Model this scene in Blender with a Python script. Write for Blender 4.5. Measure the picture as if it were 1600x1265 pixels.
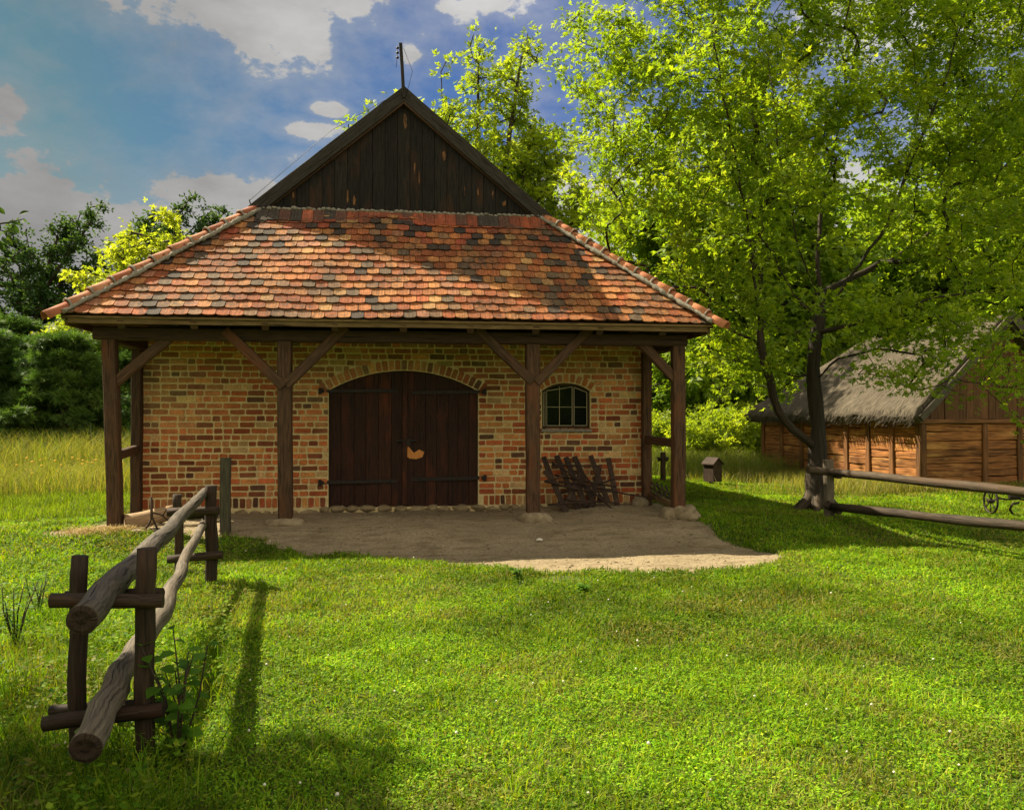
import bpy, bmesh, math, random
import numpy as np
from mathutils import Vector, Matrix, noise
for o in list(bpy.data.objects): bpy.data.objects.remove(o)
sc = bpy.context.scene
col = sc.collection
rng = np.random.default_rng(7)
random.seed(7)
PI = math.pi

# ------------------------------------------------------------------ camera, sky, sun, exposure
F, YAW, PIT, CX, CY, CZ = 1300.0, 0.13, 0.0163, 0.0, -13.7, 1.5
cam = bpy.data.cameras.new('camera'); cam_o = bpy.data.objects.new('camera', cam); col.objects.link(cam_o)
cam_o.location = (CX, CY, CZ); cam_o.rotation_euler = (PI/2+PIT, 0, -YAW)
cam.sensor_width = 36; cam.lens = F/1600*36; cam.clip_end = 3000; cam.clip_start = 0.05
sc.camera = cam_o
sc.view_settings.view_transform = 'Standard'; sc.view_settings.look = 'None'
sc.view_settings.gamma = 1; sc.view_settings.exposure = 1.25
SUN = Vector((2.73, -1.90, -3.62)).normalized()          # travel direction of the light
SUN_EL = math.asin(-SUN.z); SUN_AZ = math.atan2(-SUN.x, -SUN.y)   # from +Y towards +X
sl = bpy.data.lights.new('sun', 'SUN'); sl.energy = 5.0; sl.angle = math.radians(0.5); sl.color = (1.0, 0.89, 0.64)
so = bpy.data.objects.new('sun', sl); col.objects.link(so); so.rotation_euler = SUN.to_track_quat('-Z', 'Y').to_euler()
so.location = (-20, 10, 30)

def ray(px, py):
    x = (px-800)/F; z = (632.5-py)/F
    y = math.cos(PIT)-z*math.sin(PIT); z2 = math.sin(PIT)+z*math.cos(PIT)
    return Vector((x*math.cos(YAW)+y*math.sin(YAW), -x*math.sin(YAW)+y*math.cos(YAW), z2))
def at(px, py, Y):
    r = ray(px, py); t = (Y-CY)/r.y
    return Vector((CX+r.x*t, Y, CZ+r.z*t))
def sstep(a, b, x):
    t = np.clip((x-a)/(b-a), 0, 1); return t*t*(3-2*t)
def gz(x, y):                                            # ground height
    x = np.asarray(x, float); y = np.asarray(y, float)
    m = sstep(-3.3, -1.9, y)*(1-0.55*sstep(5.0, 9, np.abs(x)))
    return -0.2+0.2*m+0.02*np.sin(x*1.3+y*.7)*np.sin(y*1.1-x*.4)+0.012*np.sin(x*3.1)*np.sin(y*2.7+1) + 0.07*np.exp(-((x-3.2)/1.3)**2-((y+.3)/.9)**2)
def gzf(x, y): return float(gz(x, y))
def atg(px, py):                                         # pixel to ground
    r = ray(px, py); t = (CZ+.2)/-r.z
    for _ in range(12):
        x, y = CX+r.x*t, CY+r.y*t; t = (CZ-gzf(x, y))/-r.z
    return Vector((CX+r.x*t, CY+r.y*t, gzf(CX+r.x*t, CY+r.y*t)))

# ------------------------------------------------------------------ node helpers
def newmat(name):
    m = bpy.data.materials.new(name); m.use_nodes = True; nt = m.node_tree; nt.nodes.clear(); return m, nt
class NT:
    def __init__(s, nt): s.nt = nt
    def n(s, typ, **kw):
        nd = s.nt.nodes.new(typ)
        for k, v in kw.items():
            if k.startswith('i_'):
                key = k[2:]
                key = int(key) if key.isdigit() else key.replace('_', ' ')
                if hasattr(v, 'is_output'): s.nt.links.new(v, nd.inputs[key])
                else: nd.inputs[key].default_value = v
            else: setattr(nd, k, v)
        return nd
    def link(s, a, b): s.nt.links.new(a, b)
    def math(s, op, a, b=0.0, clamp=False):
        nd = s.nt.nodes.new('ShaderNodeMath'); nd.operation = op; nd.use_clamp = clamp
        for i, v in ((0, a), (1, b)):
            if hasattr(v, 'is_output'): s.nt.links.new(v, nd.inputs[i])
            else: nd.inputs[i].default_value = v
        return nd.outputs[0]
    def mix(s, f, a, b, typ='MIX'):
        nd = s.nt.nodes.new('ShaderNodeMix'); nd.data_type = 'RGBA'; nd.blend_type = typ
        for i, v in ((0, f), (6, a), (7, b)):
            if hasattr(v, 'is_output'): s.nt.links.new(v, nd.inputs[i])
            else: nd.inputs[i].default_value = v if not isinstance(v, tuple) or len(v) == 4 else (*v, 1)
        return nd.outputs[2]
    def noise(s, vec, scale, detail=4, rough=.55, out=0):
        nd = s.n('ShaderNodeTexNoise', i_Scale=scale, i_Detail=detail, i_Roughness=rough)
        if vec is not None: s.link(vec, nd.inputs['Vector'])
        return nd.outputs[out]
    def maprange(s, v, a, b, c=0., d=1.):
        nd = s.n('ShaderNodeMapRange', i_From_Min=a, i_From_Max=b, i_To_Min=c, i_To_Max=d); s.link(v, nd.inputs['Value'])
        return nd.outputs[0]
    def mapping(s, vec, scale, loc=(0, 0, 0)):
        nd = s.n('ShaderNodeMapping'); nd.inputs['Scale'].default_value = scale; nd.inputs['Location'].default_value = loc
        s.link(vec, nd.inputs['Vector']); return nd.outputs[0]

# world: Nishita sky with clouds placed by direction
w = bpy.data.worlds.new('World'); sc.world = w; w.use_nodes = True
wt = w.node_tree; wt.nodes.clear(); N = NT(wt)
sky = N.n('ShaderNodeTexSky', sky_type='NISHITA'); sky.sun_disc = False; sky.sun_elevation = SUN_EL; sky.sun_rotation = SUN_AZ
sky.air_density = 1.0; sky.dust_density = 0.6; sky.ozone_density = 1.4
tc = N.n('ShaderNodeTexCoord'); D = tc.outputs['Generated']
n1 = N.noise(N.mapping(D, (1.0, 1.0, 1.7)), 8.5, 10, .62)
n2 = N.noise(N.mapping(D, (1, 1, 1.5), (3, 1, 2)), 22, 5, .6)
nn = N.math('ADD', N.math('MULTIPLY', n1, .72), N.math('MULTIPLY', n2, .28))
tot = None
# px, py, horizontal radius (rad), vertical radius, weight
for (px, py, rx, rz, wgt) in [(390, 5, .10, .042, 1.0), (380, -60, .16, .06, 1.0), (395, 70, .025, .018, .8), (545, 5, .03, .022, .9), (690, 12, .04, .015, .8), (760, -15, .05, .02, .8),
        (0, 160, .025, .014, .8), (-70, 170, .04, .02, .8), (120, 375, .36, .055, 1.1), (-120, 430, .5, .075, 1.2), (330, 310, .11, .025, .9), (485, 203, .035, .010, 1), (515, 172, .018, .007, .9), 
        (440, 360, .22, .045, 1.0), (635, 83, .012, .010, .8), (930, 300, .08, .02, .9), (1300, 480, .5, .12, 1.3), (1200, 340, .25, .045, .95), (1400, 0, .08, .02, .8), (1560, 10, .1, .03, .8)]:
    c = ray(px, py).normalized()
    d = N.n('ShaderNodeVectorMath', operation='SUBTRACT'); N.link(D, d.inputs[0]); d.inputs[1].default_value = c
    m = N.n('ShaderNodeVectorMath', operation='MULTIPLY'); N.link(d.outputs[0], m.inputs[0]); m.inputs[1].default_value = (1/rx, 1/rx, 1/rz)
    l = N.n('ShaderNodeVectorMath', operation='LENGTH'); N.link(m.outputs[0], l.inputs[0])
    v = N.math('MULTIPLY', N.math('SUBTRACT', 1.45, l.outputs['Value']), wgt, False)
    tot = v if tot is None else N.math('SMOOTH_MAX' if False else 'MAXIMUM', tot, v)
# added unseen cloud behind the viewer, bright and warm to fill the shaded wall
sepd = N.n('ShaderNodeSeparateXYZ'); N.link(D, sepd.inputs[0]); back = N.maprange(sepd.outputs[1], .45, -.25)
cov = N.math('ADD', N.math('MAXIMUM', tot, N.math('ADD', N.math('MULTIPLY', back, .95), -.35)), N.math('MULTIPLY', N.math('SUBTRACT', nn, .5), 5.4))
mask = N.maprange(cov, .22, .50)
thin = N.maprange(cov, -.8, .4, .03, .42)
skyc = N.n('ShaderNodeMix', data_type='RGBA', blend_type='MULTIPLY'); skyc.inputs[0].default_value = 1
N.link(sky.outputs[0], skyc.inputs[6]); N.link(N.mix(N.maprange(N.n('ShaderNodeSeparateXYZ', i_0=D).outputs[0], -.35, .1), (.34, .50, .41), (.28, .46, .76)), skyc.inputs[7])
bgs = N.n('ShaderNodeBackground', i_Strength=.05); N.link(skyc.outputs[2], bgs.inputs[0])
cshade = N.maprange(N.noise(N.mapping(D, (1, 1, 2.5)), 6.0, 6, .6), .3, .7, .74, 1.18)
# clouds over the dull left are greyer, those to the right whiter
sep = N.n('ShaderNodeSeparateXYZ'); N.link(D, sep.inputs[0])
side = N.math('ADD', N.maprange(sep.outputs[0], -.45, .15, .125, .27), N.math('MULTIPLY', back, .32))  # extra brightness behind the viewer is added fill light
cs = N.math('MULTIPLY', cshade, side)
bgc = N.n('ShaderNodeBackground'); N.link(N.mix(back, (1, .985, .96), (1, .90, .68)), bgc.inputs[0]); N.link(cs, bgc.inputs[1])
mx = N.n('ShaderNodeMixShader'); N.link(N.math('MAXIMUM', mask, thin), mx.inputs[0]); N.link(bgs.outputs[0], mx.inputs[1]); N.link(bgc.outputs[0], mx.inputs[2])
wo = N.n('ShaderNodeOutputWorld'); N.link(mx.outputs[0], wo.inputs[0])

# ------------------------------------------------------------------ materials
def finish(N, colr, rough, bumph=None, bstr=.3, bdist=.01, spec=.3):
    p = N.n('ShaderNodeBsdfPrincipled'); out = N.n('ShaderNodeOutputMaterial')
    if hasattr(colr, 'is_output'): N.link(colr, p.inputs['Base Color'])
    else: p.inputs['Base Color'].default_value = (*colr, 1)
    if hasattr(rough, 'is_output'): N.link(rough, p.inputs['Roughness'])
    else: p.inputs['Roughness'].default_value = rough
    p.inputs['Specular IOR Level'].default_value = spec
    if bumph is not None:
        b = N.n('ShaderNodeBump', i_Strength=bstr, i_Distance=bdist); N.link(bumph, b.inputs['Height']); N.link(b.outputs[0], p.inputs['Normal'])
    N.link(p.outputs[0], out.inputs[0]); return p

def wood(name, a, b, crack=(.01, .007, .005), warm=None, rough=.75, scale=1.0, bstr=.5):
    m, nt = newmat(name); N = NT(nt)
    uv = N.n('ShaderNodeUVMap').outputs[0]
    g1 = N.noise(N.mapping(uv, (2.2*scale, 26*scale, 1)), 1.6, 6, .6)
    g2 = N.noise(N.mapping(uv, (6*scale, 130*scale, 1)), 1.0, 3, .6)
    g3 = N.noise(N.mapping(uv, (.9, 2.6, 1), (5, 3, 1)), 1.2, 4, .6)
    c = N.mix(N.maprange(N.math('ADD', N.math('MULTIPLY', g1, .6), N.math('MULTIPLY', g2, .4)), .36, .64), a, b)
    if warm: c = N.mix(N.maprange(g3, .52, .72, 0, .85), c, warm)
    ck = N.maprange(N.noise(N.mapping(uv, (1.1*scale, 34*scale, 1), (9, 9, 0)), 1.3, 2, .5), .63, .69)
    c = N.mix(ck, c, crack)
    at_ = N.n('ShaderNodeAttribute', attribute_name='rnd').outputs['Fac']
    c = N.mix(1.0, c, N.n('ShaderNodeCombineColor', i_Red=N.maprange(at_, 0, 1, .7, 1.25), i_Green=N.maprange(at_, 0, 1, .7, 1.2), i_Blue=N.maprange(at_, 0, 1, .72, 1.15)).outputs[0], 'MULTIPLY')
    h = N.math('SUBTRACT', N.math('ADD', N.math('MULTIPLY', g1, .6), N.math('MULTIPLY', g2, .4)), N.math('MULTIPLY', ck, .8))
    finish(N, c, rough, h, bstr, .012, .25); return m

def leafmat(name, trans=.45, rough=.5, tint=(1.25, 1.15, .35), spec=.3):
    m, nt = newmat(name); N = NT(nt)
    c = N.n('ShaderNodeAttribute', attribute_name='col').outputs['Color']
    d = N.n('ShaderNodeBsdfPrincipled', i_Roughness=rough); d.inputs['Specular IOR Level'].default_value = spec
    N.link(c, d.inputs['Base Color'])
    t = N.n('ShaderNodeBsdfTranslucent'); N.link(N.mix(1.0, c, tint, 'MULTIPLY'), t.inputs[0])
    x = N.n('ShaderNodeMixShader', i_0=trans); N.link(d.outputs[0], x.inputs[1]); N.link(t.outputs[0], x.inputs[2])
    o = N.n('ShaderNodeOutputMaterial'); N.link(x.outputs[0], o.inputs[0]); return m

def attrmat(name, rough=.85, nscale=60, var=.25, bstr=.4, bdist=.004, streak=None, spec=.25, weather=None):
    """per-face colour from attribute col, with fine mottling"""
    m, nt = newmat(name); N = NT(nt)
    c = N.n('ShaderNodeAttribute', attribute_name='col').outputs['Color']
    tc = N.n('ShaderNodeTexCoord').outputs['Object']
    n1 = N.noise(tc, nscale, 5, .65); n2 = N.noise(tc, nscale*.12, 4, .6)
    f = N.maprange(n1, .3, .7, 1-var*1.3, 1+var)
    f2 = N.maprange(n2, .3, .7, .78, 1.18)
    f = N.math('MULTIPLY', f, f2)
    if streak:
        uv = N.n('ShaderNodeUVMap').outputs[0]
        n3 = N.noise(N.mapping(uv, streak), 1.0, 4, .6); f = N.math('MULTIPLY', f, N.maprange(n3, .35, .65, .55, 1.3))
    c = N.mix(1.0, c, N.n('ShaderNodeCombineColor', i_Red=f, i_Green=f, i_Blue=f).outputs[0], 'MULTIPLY')
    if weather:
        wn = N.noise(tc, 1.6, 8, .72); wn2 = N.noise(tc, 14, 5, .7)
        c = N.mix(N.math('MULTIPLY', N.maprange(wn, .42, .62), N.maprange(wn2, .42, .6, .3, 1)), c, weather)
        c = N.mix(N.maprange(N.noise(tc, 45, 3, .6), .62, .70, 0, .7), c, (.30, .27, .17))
    finish(N, c, rough, n1, bstr, bdist, spec); return m

def rockmat(name, a, b, scale=9, rough=.9, bdist=.02):
    m, nt = newmat(name); N = NT(nt)
    tc = N.n('ShaderNodeTexCoord').outputs['Object']
    n1 = N.noise(tc, scale, 8, .65); n2 = N.noise(tc, scale*6, 4, .6)
    c = N.mix(N.maprange(n1, .32, .68), a, b); c = N.mix(N.maprange(n2, .55, .7, 0, .5), c, tuple(x*.45 for x in a))
    finish(N, c, rough, N.math('ADD', n1, N.math('MULTIPLY', n2, .4)), .7, bdist); return m

M = {}
M['post'] = wood('aged_brown_timber', (.022, .012, .007), (.12, .065, .034), warm=(.14, .05, .02))
M['fascia'] = wood('weathered_fascia_timber', (.08, .05, .022), (.22, .145, .06), warm=(.11, .065, .026))
M['beam'] = wood('dark_beam_timber', (.035, .02, .012), (.10, .055, .03))
M['gable'] = wood('blackened_gable_boards', (.0045, .004, .0035), (.027, .023, .019), warm=(.060, .027, .012), rough=.85)
M['verge'] = wood('grey_black_verge_board', (.012, .011, .010), (.06, .05, .04), rough=.8)
M['door'] = wood('stained_door_planks', (.010, .0035, .0015), (.060, .017, .006), warm=(.12, .026, .008), rough=.6)
M['fence'] = wood('grey_weathered_fence_wood', (.035, .029, .022), (.18, .15, .118), warm=(.11, .08, .052), bstr=.8)
M['fencedark'] = wood('dark_fence_post_wood', (.012, .008, .005), (.065, .04, .025), warm=(.06, .022, .01), bstr=.8)
M['raildark'] = wood('brown_grey_rail_wood', (.022, .015, .010), (.10, .072, .048), warm=(.08, .045, .025), bstr=.8)
M['greypost'] = wood('mossy_grey_post_wood', (.03, .026, .016), (.105, .095, .06))
M['barnwall'] = wood('orange_log_boards', (.07, .025, .010), (.50, .21, .062), warm=(.60, .32, .10), scale=.42, bstr=.9)
M['barnboard'] = wood('brown_gable_planks', (.05, .025, .012), (.26, .12, .045), warm=(.20, .08, .03), scale=.5)
M['rack'] = wood('dark_rack_wood', (.018, .012, .009), (.085, .05, .034))
M['log'] = wood('pale_fallen_log', (.16, .10, .055), (.42, .29, .17), warm=(.28, .17, .09))
M['bark'] = wood('furrowed_bark', (.014, .010, .007), (.075, .055, .036), warm=(.04, .032, .02), scale=.45, bstr=1.0)
M['brick'] = attrmat('old_handmade_brick', .9, 55, .35, .8, .006)
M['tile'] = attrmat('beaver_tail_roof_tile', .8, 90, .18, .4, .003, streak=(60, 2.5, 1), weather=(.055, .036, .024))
M['hiptile'] = attrmat('round_hip_tile', .75, 50, .2, .4, .004)
M['mortar'] = rockmat('sandy_lime_mortar', (.50, .38, .18), (.76, .61, .33), 14, .95, .008)
M['cement'] = rockmat('grey_cement_bedding', (.16, .14, .11), (.36, .33, .27), 25, .95, .02)
M['stone'] = rockmat('sandy_field_stone', (.15, .11, .065), (.34, .27, .17), 7)
M['foundation'] = rockmat('foundation_stone', (.17, .12, .06), (.36, .28, .16), 6)
M['white'] = rockmat('pale_stone', (.6, .56, .45), (.8, .76, .66), 7)
M['leaf'] = leafmat('translucent_leaf', .66, .5, (1.3, 1.2, .35))
M['darkleaf'] = leafmat('dark_glossy_leaf', .4, .75)
M['needle'] = leafmat('pine_needle', .4, .6, (1.1, 1.1, .6))
M['grass'] = leafmat('grass_blade', .45, .6, (1.2, 1.15, .25), .12)
m, nt = newmat('black_iron'); N = NT(nt); tcn = N.n('ShaderNodeTexCoord').outputs['Object']; nz = N.noise(tcn, 40, 5, .6)
p = finish(N, N.mix(N.maprange(nz, .4, .65), (.012, .012, .013), (.045, .025, .016)), .55, nz, .5, .003, .5); p.inputs['Metallic'].default_value = .5; M['iron'] = m
m, nt = newmat('dark_window_glass'); N = NT(nt); tcn = N.n('ShaderNodeTexCoord').outputs['Object']
p = finish(N, (.006, .007, .007), .06, N.noise(tcn, 6, 2, .5), .05, .02, .35); M['glass'] = m
m, nt = newmat('lead_glazing_bar'); N = NT(nt); finish(N, (.42, .36, .22), .6, spec=.4); M['lead'] = m
m, nt = newmat('dark_interior'); N = NT(nt); finish(N, (.01, .008, .006), .9); M['dark'] = m
m, nt = newmat('raw_torn_wood'); N = NT(nt); nz = N.noise(N.mapping(N.n('ShaderNodeTexCoord').outputs['Object'], (60, 10, 8)), 1, 5, .6)
finish(N, N.mix(nz, (.55, .17, .04), (.75, .34, .10)), .7, nz, .5, .004); M['rawwood'] = m
# thatch
m, nt = newmat('grey_reed_thatch'); N = NT(nt); uv = N.n('ShaderNodeUVMap').outputs[0]
t1 = N.noise(N.mapping(uv, (7, 1.4, 1)), 2.6, 7, .7); t2 = N.noise(N.mapping(uv, (30, 5, 1)), 1.2, 4, .7); t3 = N.noise(N.mapping(uv, (.5, .7, 1)), 1.0, 4, .5)
t12 = N.math('ADD', N.math('MULTIPLY', t1, .55), N.math('MULTIPLY', t2, .45))
c = N.mix(N.maprange(t12, .36, .62), (.03, .023, .016), (.24, .195, .145)); c = N.mix(N.maprange(t3, .5, .75, 0, .5), c, (.12, .10, .07))
finish(N, c, .95, t12, 1.0, .14); M['thatch'] = m
# ground: soil/short sward, bare dirt by mask attribute
m, nt = newmat('meadow_soil_and_sand'); N = NT(nt); tcn = N.n('ShaderNodeTexCoord').outputs['Object']
a1 = N.noise(tcn, 1.1, 6, .6); a2 = N.noise(tcn, 28, 6, .7); a3 = N.noise(tcn, 7, 5, .6)
gr = N.mix(N.maprange(a2, .35, .65), (.022, .045, .007), (.10, .15, .022)); gr = N.mix(N.maprange(a3, .5, .75, 0, .7), gr, (.17, .14, .05))
dt = N.mix(N.maprange(a2, .3, .7), (.20, .155, .095), (.42, .335, .22)); dt = N.mix(N.maprange(a1, .4, .66, 0, .6), dt, (.22, .17, .105))
wv = N.noise(N.mapping(tcn, (1.0, 3.2, 1)), 2.2, 8, .7)
dt = N.mix(N.maprange(wv, .5, .62, 0, .6), dt, (.14, .10, .052))
dt = N.mix(N.maprange(N.noise(tcn, 60, 4, .7), .55, .68, 0, .7), dt, (.10, .07, .035))
vr = N.n('ShaderNodeTexVoronoi', i_Scale=22.0); N.link(tcn, vr.inputs['Vector']); peb = N.maprange(vr.outputs['Distance'], .0, .16, 1, 0)
dt = N.mix(N.math('MULTIPLY', peb, N.maprange(a3, .5, .6)), dt, (.40, .33, .24))
msk = N.n('ShaderNodeAttribute', attribute_name='dirt').outputs['Fac']
mk = N.maprange(N.math('ADD', msk, N.math('MULTIPLY', N.math('SUBTRACT', N.math('ADD', N.math('MULTIPLY', a2, .6), N.math('MULTIPLY', a3, .4)), .5), 1.1)), .40, .6)
c = N.mix(mk, gr, dt)
finish(N, c, .95, N.math('ADD', a2, N.math('ADD', N.math('MULTIPLY', a3, .8), N.math('MULTIPLY', wv, .8))), .8, .03, .1); M['ground'] = m
m, nt = newmat('dry_hay'); N = NT(nt); nz = N.noise(N.n('ShaderNodeTexCoord').outputs['Object'], 9, 4, .6)
finish(N, N.mix(nz, (.35, .24, .08), (.6, .46, .2)), .85); M['hay'] = m

# ------------------------------------------------------------------ mesh builders
class MB:
    def __init__(s): s.v = []; s.f = []; s.uv = []; s.rnd = []; s.col = []; s.sm = []
    def face(s, idx, uv=None, rnd=.5, c=(.5, .5, .5), smooth=False):
        s.f.append(tuple(idx)); s.uv.append(uv or [(0, 0)]*len(idx)); s.rnd.append(rnd); s.col.append(c); s.sm.append(smooth)
    def add(s, pts):
        b = len(s.v); s.v += [tuple(p) for p in pts]; return b
    def beam(s, p0, p1, w, h, up=(0, 0, 1), segs=4, wob=.004, ch=.12, rnd=None, taper=1.0, c=(.5, .5, .5)):
        """squared timber with chamfered arrises between two points"""
        p0 = Vector(p0); p1 = Vector(p1); t = (p1-p0); L = t.length; t.normalize(); up = Vector(up)
        if abs(t.dot(up)) > .97: up = Vector((0, 1, 0))
        sx = t.cross(up).normalized(); sy = sx.cross(t).normalized()
        k = ch*min(w, h); hw, hh = w/2, h/2
        prof = [(-hw+k, -hh), (hw-k, -hh), (hw, -hh+k), (hw, hh-k), (hw-k, hh), (-hw+k, hh), (-hw, hh-k), (-hw, -hh+k)]
        rnd = random.random() if rnd is None else rnd; uo = random.random()*20; vo = random.random()*20
        segs = max(1, segs); rings = []
        for i in range(segs+1):
            f = i/segs; c0 = p0.lerp(p1, f); sc_ = 1+(taper-1)*f
            jx, jy = random.uniform(-wob, wob), random.uniform(-wob, wob)
            rings.append(s.add([c0+sx*(a*sc_+jx+random.uniform(-wob, wob)*.5)+sy*(b*sc_+jy+random.uniform(-wob, wob)*.5) for a, b in prof]))
        per = [0]
        for i in range(8):
            a, b = prof[i], prof[(i+1) % 8]; per.append(per[-1]+math.hypot(a[0]-b[0], a[1]-b[1]))
        for i in range(segs):
            for j in range(8):
                jn = (j+1) % 8; u0, u1 = uo+L*i/segs, uo+L*(i+1)/segs
                s.face((rings[i]+j, rings[i]+jn, rings[i+1]+jn, rings[i+1]+j), [(u0, vo+per[j]), (u0, vo+per[j+1]), (u1, vo+per[j+1]), (u1, vo+per[j])], rnd, c)
        for r, rev in ((rings[0], True), (rings[-1], False)):
            idx = [r+j for j in range(8)]; uvs = [(uo+prof[j][0]*.3, vo+prof[j][1]) for j in range(8)]
            if rev: idx.reverse(); uvs.reverse()
            s.face(idx, uvs, rnd, c)
    def tube(s, pts, rad, sides=8, closed=False, lump=0.0, caps=True, rnd=None, c=(.5, .5, .5), seed=0):
        pts = [Vector(p) for p in pts]; n = len(pts)
        if not hasattr(rad, '__len__'): rad = [rad]*n
        rnd = random.random() if rnd is None else rnd; uo = random.random()*20; vo = random.random()*20
        rings = []; prev = None; L = 0; Ls = []
        for i, p in enumerate(pts):
            if closed: t = pts[(i+1) % n]-pts[i-1]
            else: t = pts[min(i+1, n-1)]-pts[max(i-1, 0)]
            t.normalize()
            if prev is None:
                a = Vector((0, 0, 1)) if abs(t.z) < .9 else Vector((0, 1, 0)); sx = t.cross(a).normalized()
            else: sx = (prev-t*prev.dot(t)).normalized()
            prev = sx; sy = t.cross(sx)
            if i: L += (p-pts[i-1]).length
            Ls.append(L); ring = []
            for j in range(sides):
                an = 2*PI*j/sides; r = rad[i]
                if lump: r *= 1+lump*noise.noise(Vector((math.cos(an)*1.3+seed*7.3, math.sin(an)*1.3, L*2.2/max(.3, 1))))
                ring.append(p+sx*math.cos(an)*r+sy*math.sin(an)*r)
            rings.append(s.add(ring))
        m = n if closed else n-1
        for i in range(m):
            i2 = (i+1) % n; R = max(rad[i], .004); l0 = uo+Ls[i]; l1 = uo+(Ls[i2] if i2 else L)
            for j in range(sides):
                jn = (j+1) % sides; v0 = vo+2*PI*R*j/sides; v1 = vo+2*PI*R*(j+1)/sides
                s.face((rings[i]+j, rings[i]+jn, rings[i2]+jn, rings[i2]+j), [(l0, v0), (l0, v1), (l1, v1), (l1, v0)], rnd, c, True)
        if caps and not closed:
            for k, rev in ((0, True), (n-1, False)):
                idx = [rings[k]+j for j in range(sides)]
                if rev: idx.reverse()
                s.face(idx, [(uo+.05*math.cos(j), vo+.1*math.sin(j)) for j in range(sides)], rnd, c)
    def rock(s, c0, r, seed=0, rough=.25, sub=3, flat=0.0):
        bm = bmesh.new(); bmesh.ops.create_icosphere(bm, subdivisions=sub, radius=1); b = len(s.v)
        for v in bm.verts:
            d = v.co.copy(); k = 1+rough*noise.noise(d*1.3+Vector((seed*3.1, 0, 0)))+rough*.45*noise.noise(d*3.5+Vector((seed, 2, 0)))
            z = d.z*k; s.v.append((c0[0]+d.x*k*r[0], c0[1]+d.y*k*r[1], c0[2]+z*r[2]))
        for f in bm.faces: s.face([b+v.index for v in f.verts], None, .5, (.5, .5, .5), True)
        bm.free()
    def build(s, name, mat, parent=None, loc=None):
        me = bpy.data.meshes.new(name); me.from_pydata(s.v, [], s.f); me.update()
        uvl = me.uv_layers.new(name='UVMap'); arr = np.array([x for u in s.uv for x in u], dtype=np.float32).ravel()
        uvl.data.foreach_set('uv', arr)
        a = me.attributes.new('rnd', 'FLOAT', 'FACE'); a.data.foreach_set('value', np.array(s.rnd, dtype=np.float32))
        a = me.attributes.new('col', 'FLOAT_COLOR', 'FACE'); a.data.foreach_set('color', np.array([(*c, 1) for c in s.col], dtype=np.float32).ravel())
        me.polygons.foreach_set('use_smooth', np.array(s.sm, dtype=bool))
        me.materials.append(mat); o = bpy.data.objects.new(name, me); col.objects.link(o)
        if parent is not None:
            o.parent = parent
            if parent.location.length > 0 or True:
                pl = world_loc(parent); me.transform(Matrix.Translation(-pl))
        elif loc is not None:
            loc = Vector(loc); me.transform(Matrix.Translation(-loc)); o.location = loc
        return o
def world_loc(o):
    p = Vector((0, 0, 0))
    while o is not None: p += o.location; o = o.parent
    return p
def tag(o, label=None, cat=None, group=None, kind=None):
    if label: o['label'] = label
    if cat: o['category'] = cat
    if group: o['group'] = group
    if kind: o['kind'] = kind
    return o
def thing(name, loc, label, cat, group=None):
    o = bpy.data.objects.new(name, None); o.empty_display_size = .2; col.objects.link(o); o.location = loc
    return tag(o, label, cat, group)
def npmesh(name, verts, faces, colors, mat, parent=None, smooth=False):
    """verts (n,3), faces (m,k) int, colors (n,3)"""
    me = bpy.data.meshes.new(name); n = len(verts); m_, k = faces.shape
    me.vertices.add(n); me.vertices.foreach_set('co', verts.astype(np.float32).ravel())
    me.loops.add(m_*k); me.loops.foreach_set('vertex_index', faces.astype(np.int32).ravel())
    me.polygons.add(m_); me.polygons.foreach_set('loop_start', np.arange(0, m_*k, k, dtype=np.int32))
    try: me.polygons.foreach_set('loop_total', np.full(m_, k, dtype=np.int32))
    except Exception: pass
    me.update(calc_edges=True)
    a = me.attributes.new('col', 'FLOAT_COLOR', 'POINT')
    cc = np.ones((n, 4), np.float32); cc[:, :3] = colors; a.data.foreach_set('color', cc.ravel())
    if smooth: me.polygons.foreach_set('use_smooth', np.ones(m_, dtype=bool))
    me.materials.append(mat); o = bpy.data.objects.new(name, me); col.objects.link(o)
    if parent is not None:
        o.parent = parent; me.transform(Matrix.Translation(-world_loc(parent)))
    return o

# ------------------------------------------------------------------ ground sheet
def axis(lo, hi, step, far, grow=1.25):
    a = list(np.arange(lo, hi+1e-6, step)); s = step; x = a[-1]
    up = []
    while x < far: s *= grow; x += s; up.append(x)
    s = step; x = a[0]; dn = []
    while x > -far: s *= grow; x -= s; dn.append(x)
    return np.array(dn[::-1]+a+up)
def vnoise(x, y, seed=0):                               # smooth value noise in numpy
    r = np.random.default_rng(seed).random((256, 256)); xi = np.floor(x).astype(int); yi = np.floor(y).astype(int)
    fx = x-xi; fy = y-yi; fx = fx*fx*(3-2*fx); fy = fy*fy*(3-2*fy)
    g = lambda i, j: r[i % 256, j % 256]
    return (g(xi, yi)*(1-fx)+g(xi+1, yi)*fx)*(1-fy)+(g(xi, yi+1)*(1-fx)+g(xi+1, yi+1)*fx)*fy
def fbm(x, y, seed=0): return (vnoise(x, y, seed)*.5+vnoise(x*2.1, y*2.1, seed+1)*.3+vnoise(x*4.3, y*4.3, seed+2)*.2)
fl = [atg(355, 853), atg(430, 862), atg(540, 866), atg(620, 872), atg(700, 878), atg(760, 884), atg(860, 892), atg(1000, 893), atg(1120, 888), atg(1200, 880), atg(1235, 868), atg(1190, 850), atg(1110, 838)]
fx_ = np.array([p.x for p in fl[:11]]); fy_ = np.array([p.y for p in fl[:11]])
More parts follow.
